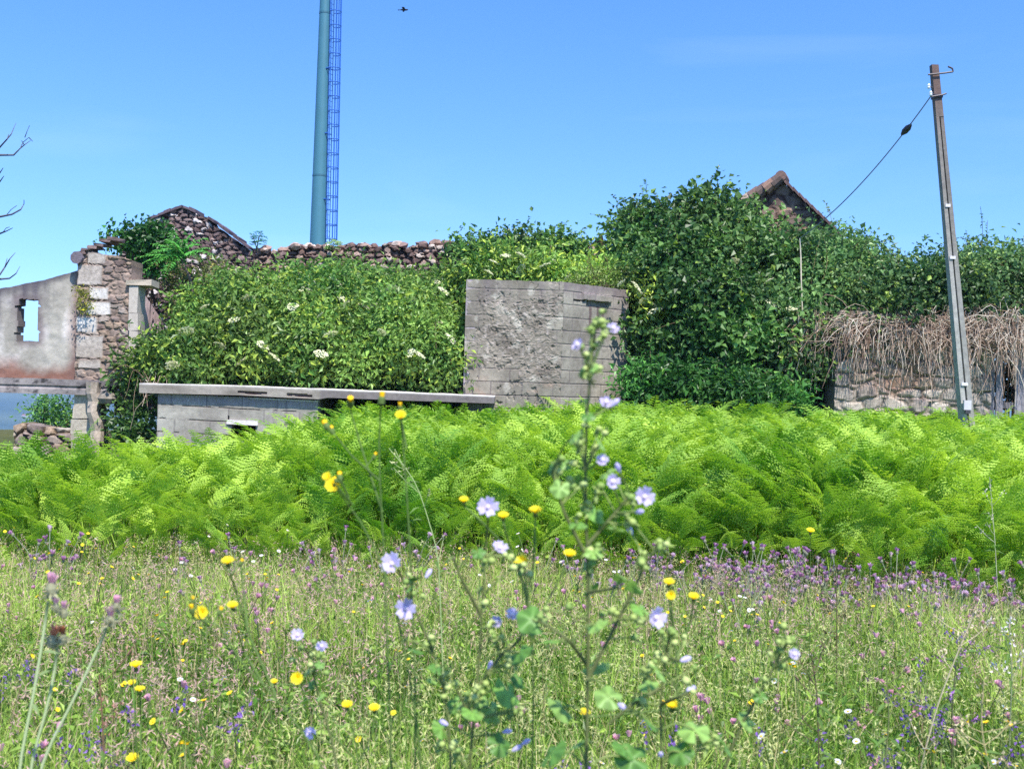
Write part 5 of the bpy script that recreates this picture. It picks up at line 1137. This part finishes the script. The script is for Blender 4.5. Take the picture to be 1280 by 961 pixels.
def hawk(label, paths, heads, d, seed, buds=()):
    rs = np.random.default_rng(seed); root = thing('hawkbit_plant', label, 'hawkbit', ground_at(W(paths[0][0][0], 961, d)), 'tall yellow hawkbits in the foreground'); st = MB(); ends = []
    for q, pth in enumerate(paths):
        P = [W(x, y, d + (0 if q == 0 else rs.uniform(-.05, .05) * min(k_, 1))) for k_, (x, y) in enumerate(pth)]
        if q == 0: P = [ground_at(P[0])] + P
        Q = smooth_path(P); st.tube(Q, np.linspace(.0026 if q == 0 else .0018, .0012, len(Q)), 5, lin(88, 112, 56)); ends.append(Q)
    allQ = np.concatenate(ends)
    V = [];
    for k_ in range(7):
        p = ends[0][rs.integers(2, 16)]; D = norm(np.array([rs.normal(), rs.normal(), .6])); a, f3, c = leaf_arrays(p[None], np.array([[0, -.3, 1.]]), D[None], .05, .008, lin(92, 124, 60)[None]); st.add(a, f3=f3, col=c)
    st.build('stem', M_STEM, root, True)
    for (x, y, r, ax) in heads:
        p = W(x, y, d + rs.uniform(-.02, .02)); b = allQ[np.argmin(np.linalg.norm(allQ - p, axis=1))]; R1 = .86 * r * d / F; axn = norm(np.array(ax, float))
        m = MB(); petal_ring(m, p, ax, 18, .001, R1, R1 * .26, lin(255, 236, 66), .75, rs); petal_ring(m, p + axn * .001, ax, 13, .001, R1 * .7, R1 * .24, lin(255, 230, 50), 1.1, rs); f_ = m.build('flower_head', M_PETAL, root)
        m = MB(); m.lathe([(.001, -R1 * .8), (R1 * .35, -R1 * .6), (R1 * .38, -R1 * .15), (R1 * .2, .0)], p, 9, lin(86, 104, 52), ax); m.tube([b, p - axn * R1 * .7], .0014, 4, lin(88, 112, 56), cap=False)
        cx = m.build('calyx', M_STEM, None); cx.parent = f_; cx.matrix_parent_inverse = Matrix.Identity(4)
    for (x, y, r) in buds:
        p = W(x, y, d); b = allQ[np.argmin(np.linalg.norm(allQ - p, axis=1))]; R1 = r * d / F; ax = norm(p - b + np.array([0, 0, .01])); m = MB(); m.lathe([(.001, -R1), (R1 * .5, -R1 * .6), (R1 * .5, .1 * R1), (R1 * .35, R1 * .4)], p, 8, lin(88, 108, 54), ax); m.lathe([(R1 * .34, R1 * .3), (R1 * .42, R1), (R1 * .1, R1 * 1.1)], p, 8, lin(244, 192, 20), ax); m.tube([b, p], .0012, 4, lin(88, 112, 56), cap=False); m.build('bud', M_STEM, root)
FC = (0, -.4, .9)
hawk('tall yellow hawkbit slanting up from the bottom left with five heads', [[(415, 961), (380, 915), (340, 865), (300, 825), (265, 790), (250, 772)], [(345, 870), (310, 790), (295, 740), (287, 715)], [(330, 855), (305, 815), (291, 770)], [(300, 825), (272, 780), (240, 772)], [(310, 790), (305, 740), (301, 706)]],
     [(285, 704, 9, FC), (253, 766, 10, (0, -.9, .4)), (291, 759, 8, FC)], 1.75, 91, [(240, 762, 7), (275, 764, 6), (301, 703, 5), (242, 750, 5)])
hawk('yellow hawkbit with a cluster of three heads in front of the left bracken', [[(530, 961), (505, 800), (480, 700), (450, 640), (424, 615)], [(440, 630), (418, 604)], [(436, 622), (426, 600)]], [(417, 608, 12, (0, -.85, .5)), (410, 597, 7, (-.3, -.7, .6))], 1.7, 92, [(425, 596, 7), (420, 600, 5)])
hawk('yellow hawkbit whose double head stands before the overhanging slab', [[(520, 961), (518, 800), (513, 700), (508, 600), (503, 540), (501, 524)], [(508, 560), (500, 515)]], [(501, 521, 8, (0, -.7, .7))], 1.75, 93, [(500, 509, 6)])
hawk('yellow hawkbit with upright half open heads left of the double head', [[(490, 961), (484, 800), (478, 640), (470, 560), (476, 505)], [(478, 640), (452, 560), (438, 512)], [(474, 600), (440, 570), (420, 545)]], [], 1.8, 94, [(438, 503, 9), (477, 499, 9), (408, 532, 8), (415, 538, 7), (468, 570, 5)])
hawk('yellow hawkbit with four heads between the two tall mallows', [[(665, 961), (668, 850), (664, 760), (655, 710)], [(664, 760), (640, 690), (629, 655)], [(664, 740), (668, 690), (669, 648)], [(666, 790), (690, 740), (712, 700)], [(640, 690), (600, 650), (580, 632)]], [(669, 641, 9, FC), (653, 702, 9, (-.2, -.8, .5)), (712, 695, 9, (0, -.4, .9)), (629, 647, 8, FC), (580, 627, 7, FC), (648, 706, 7, FC)], 1.65, 95)
hawk('yellow hawkbit with heads right of the tallest mallow', [[(850, 961), (848, 880), (845, 800), (838, 742)], [(846, 820), (862, 780), (867, 752)], [(845, 810), (838, 765), (838, 748)]], [(836, 730, 8, FC), (867, 748, 8, FC), (838, 744, 7, (0, -.9, .3)), (840, 884, 10, (0, -.3, .9)), (731, 893, 8, FC)], 1.8, 96)
hawk('low yellow hawkbit near the bottom left of centre', [[(450, 961), (445, 930), (436, 888)], [(450, 950), (466, 915), (468, 892)], [(445, 950), (400, 900), (374, 855)]], [(434, 883, 8, FC), (468, 887, 8, FC), (372, 847, 9, (0, -.9, .3)), (343, 853, 5, FC)], 2.2, 97)
hawk('low yellow hawkbit at the bottom left corner', [[(175, 965), (170, 958), (166, 952)], [(176, 961), (176, 900), (175, 866)], [(172, 961), (168, 880), (166, 840)]], [(166, 950, 9, FC), (175, 864, 8, (0, -.2, .95)), (170, 834, 9, (0, -.2, .95)), (165, 855, 6, FC)], 2.6, 98)
hawk('yellow hawkbit at the edge of the bracken among purple thistles', [[(1012, 961), (1012, 800), (1013, 700), (1013, 672)]], [(1013, 665, 6, FC)], 4.4, 99)

def stalk_plant(label, paths, heads, d, seed):
    rs = np.random.default_rng(seed); root = thing('pale_thistle', label, 'thistle', ground_at(W(paths[0][0][0], 961, d)), 'pale stalked thistles at the left'); st = MB()
    for q, pth in enumerate(paths):
        P = [W(x, y, d) for x, y in pth]; P = [ground_at(P[0])] + P; Q = smooth_path(P); st.tube(Q, np.linspace(.0034, .0024, len(Q)), 6, lin(176, 190, 140))
        for k_ in range(5):
            p = Q[rs.integers(6, 22)]; D = norm(np.array([rs.normal(), rs.normal(), .8])); a, f3, c = leaf_arrays(p[None], np.array([[0, -.5, 1.]]), D[None], .035, .008, lin(110, 130, 84)[None]); st.add(a, f3=f3, col=c)
    st.build('stem', M_STEM, root, True)
    for (x, y, r, colr) in heads:
        p = W(x, y, d); R1 = r * d / F; m = MB(); m.lathe([(.001, -R1), (R1 * .55, -R1 * .7), (R1 * .6, 0), (R1 * .35, R1 * .7)], p, 9, lin(166, 166, 132), (rs.normal() * .2, -.1, 1)); 
        for k_ in range(16):
            D = norm(np.array([rs.normal(), rs.normal(), .5 + rs.normal() * .5])); a, f3, c = leaf_arrays(p[None] - [[0, 0, R1 * .5]], rs.normal(size=(1, 3)), D[None], R1 * 1.8, R1 * .3, lin(186, 184, 150)[None] * rs.uniform(.6, 1.1)); m.add(a, f3=f3, col=c)
        tuft(m, p + np.array([0, 0, R1 * .4]), (rs.normal() * .2, -.2, 1), 40, R1 * .7, R1 * 1.3, colr, rs, .0009); m.build('flower_head', M_PETAL, root)
PK = lin(236, 190, 204)
stalk_plant('pale stalked thistle at the left edge, pink brush head highest of the three', [[(22, 961), (40, 880), (52, 810), (60, 752)]], [(64, 735, 11, PK), (70, 758, 7, PK)], 1.9, 101)
stalk_plant('pale stalked thistle leaning right, with a pink bud at its tip', [[(45, 961), (90, 880), (118, 820), (134, 785)]], [(138, 775, 10, PK), (146, 758, 8, PK)], 1.9, 102)
stalk_plant('pale stalked thistle between the two others with an orange brown seeding head', [[(35, 961), (55, 900), (68, 850), (72, 810)]], [(66, 800, 11, lin(222, 160, 126)), (78, 798, 9, lin(150, 96, 70)), (80, 765, 8, PK)], 1.95, 103)

# ------------------------------------------------------------------ dry and dark weeds standing out of the near meadow
def weed(label, path, d, seed, colr, nb=6, head=lin(128, 104, 84), hn=9, bl=.10):
    rs = np.random.default_rng(seed); root = thing('meadow_weed', label, 'weed', ground_at(W(path[0][0], 961, d))); st = hd = MB()
    P = [W(x, y, d) for x, y in path]; P = [ground_at(P[0])] + P; Q = smooth_path(P); st.tube(Q, np.linspace(.0034, .0016, len(Q)), 5, colr)
    for k_ in range(nb):
        b = Q[rs.integers(11, 23)]; D = norm(np.array([rs.normal(), rs.normal() * .6, .9])); L = bl * rs.uniform(.5, 1.2); e = b + D * L; st.tube([b, b + D * L * .5 + np.array([0, 0, -.006]), e], .0012, 4, colr, cap=False)
        for z_ in range(hn):
            p = e - D * L * rs.uniform(0, .35) + rs.normal(size=3) * .006; V, F3, c = leaf_arrays(p[None], rs.normal(size=(1, 3)), norm(rs.normal(size=(1, 3)) + D), rs.uniform(.008, .018), .006, head[None] * rs.uniform(.6, 1.3)); hd.add(V, f3=F3, col=c)
        V, F3, c = leaf_arrays(b[None] - [[0, 0, .05]], np.array([[0, -.4, 1.]]), norm(np.array([[rs.normal(), rs.normal(), .4]])), .06, .012, lin(92, 120, 60)[None]); st.add(V, f3=F3, col=c)
    for z_ in range(14):
        p = Q[-1] - (Q[-1] - Q[-4]) * rs.random() + rs.normal(size=3) * .006; V, F3, c = leaf_arrays(p[None], rs.normal(size=(1, 3)), rs.normal(size=(1, 3)), .014, .006, head[None] * rs.uniform(.6, 1.3)); hd.add(V, f3=F3, col=c)
    st.build('flowering_stem', M_STEM, root)
weed('dark spike of a dock plant in the right meadow below the purple thistles', [(1046, 900), (1046, 800), (1045, 705)], 4.6, 301, lin(96, 88, 60), 5, lin(84, 70, 56), 12, .07)
weed('pale dry branching stalk slanting to the right in the right meadow', [(1150, 961), (1172, 880), (1195, 820), (1218, 765)], 3.2, 302, lin(186, 172, 140), 7, lin(200, 186, 156), 6)
weed('dark stalk with violet pink flowers at the right edge of the meadow', [(1190, 961), (1190, 880), (1196, 820), (1222, 795)], 3.4, 303, lin(84, 88, 58), 8, lin(160, 110, 170), 10)
weed('grey green weed with whitish heads near the right edge', [(1262, 930), (1265, 840), (1262, 785)], 3.6, 304, lin(140, 148, 110), 7, lin(226, 216, 212), 9)
weed('thin tall pale weed standing against the bracken at the far right', [(1250, 800), (1244, 680), (1237, 596)], 6.4, 305, lin(176, 180, 140), 6, lin(206, 196, 186), 6, .12)
weed('dark leafless weed with forked tip in the middle of the right meadow', [(1024, 961), (1022, 870), (1014, 815)], 3.0, 306, lin(92, 80, 62), 6, lin(110, 92, 74), 7)
weed('brown weed leaning left in the near meadow left of the tall hawkbit', [(130, 961), (128, 900), (124, 842)], 2.8, 307, lin(116, 88, 70), 6, lin(150, 112, 96), 8)
weed('pale thin weed with drooping tip against the left bracken', [(556, 900), (548, 690), (520, 600), (486, 560)], 4.2, 308, lin(150, 168, 110), 6, lin(176, 176, 128), 6, .12)
weed('pinkish weed in the near meadow right of the low mallow', [(1105, 961), (1112, 900), (1108, 840)], 2.9, 309, lin(110, 116, 74), 7, lin(196, 136, 150), 9)
weed('straw coloured weed with spread branches near the bottom right corner', [(1238, 961), (1225, 910), (1230, 850)], 2.7, 310, lin(168, 156, 112), 8, lin(190, 176, 138), 8)
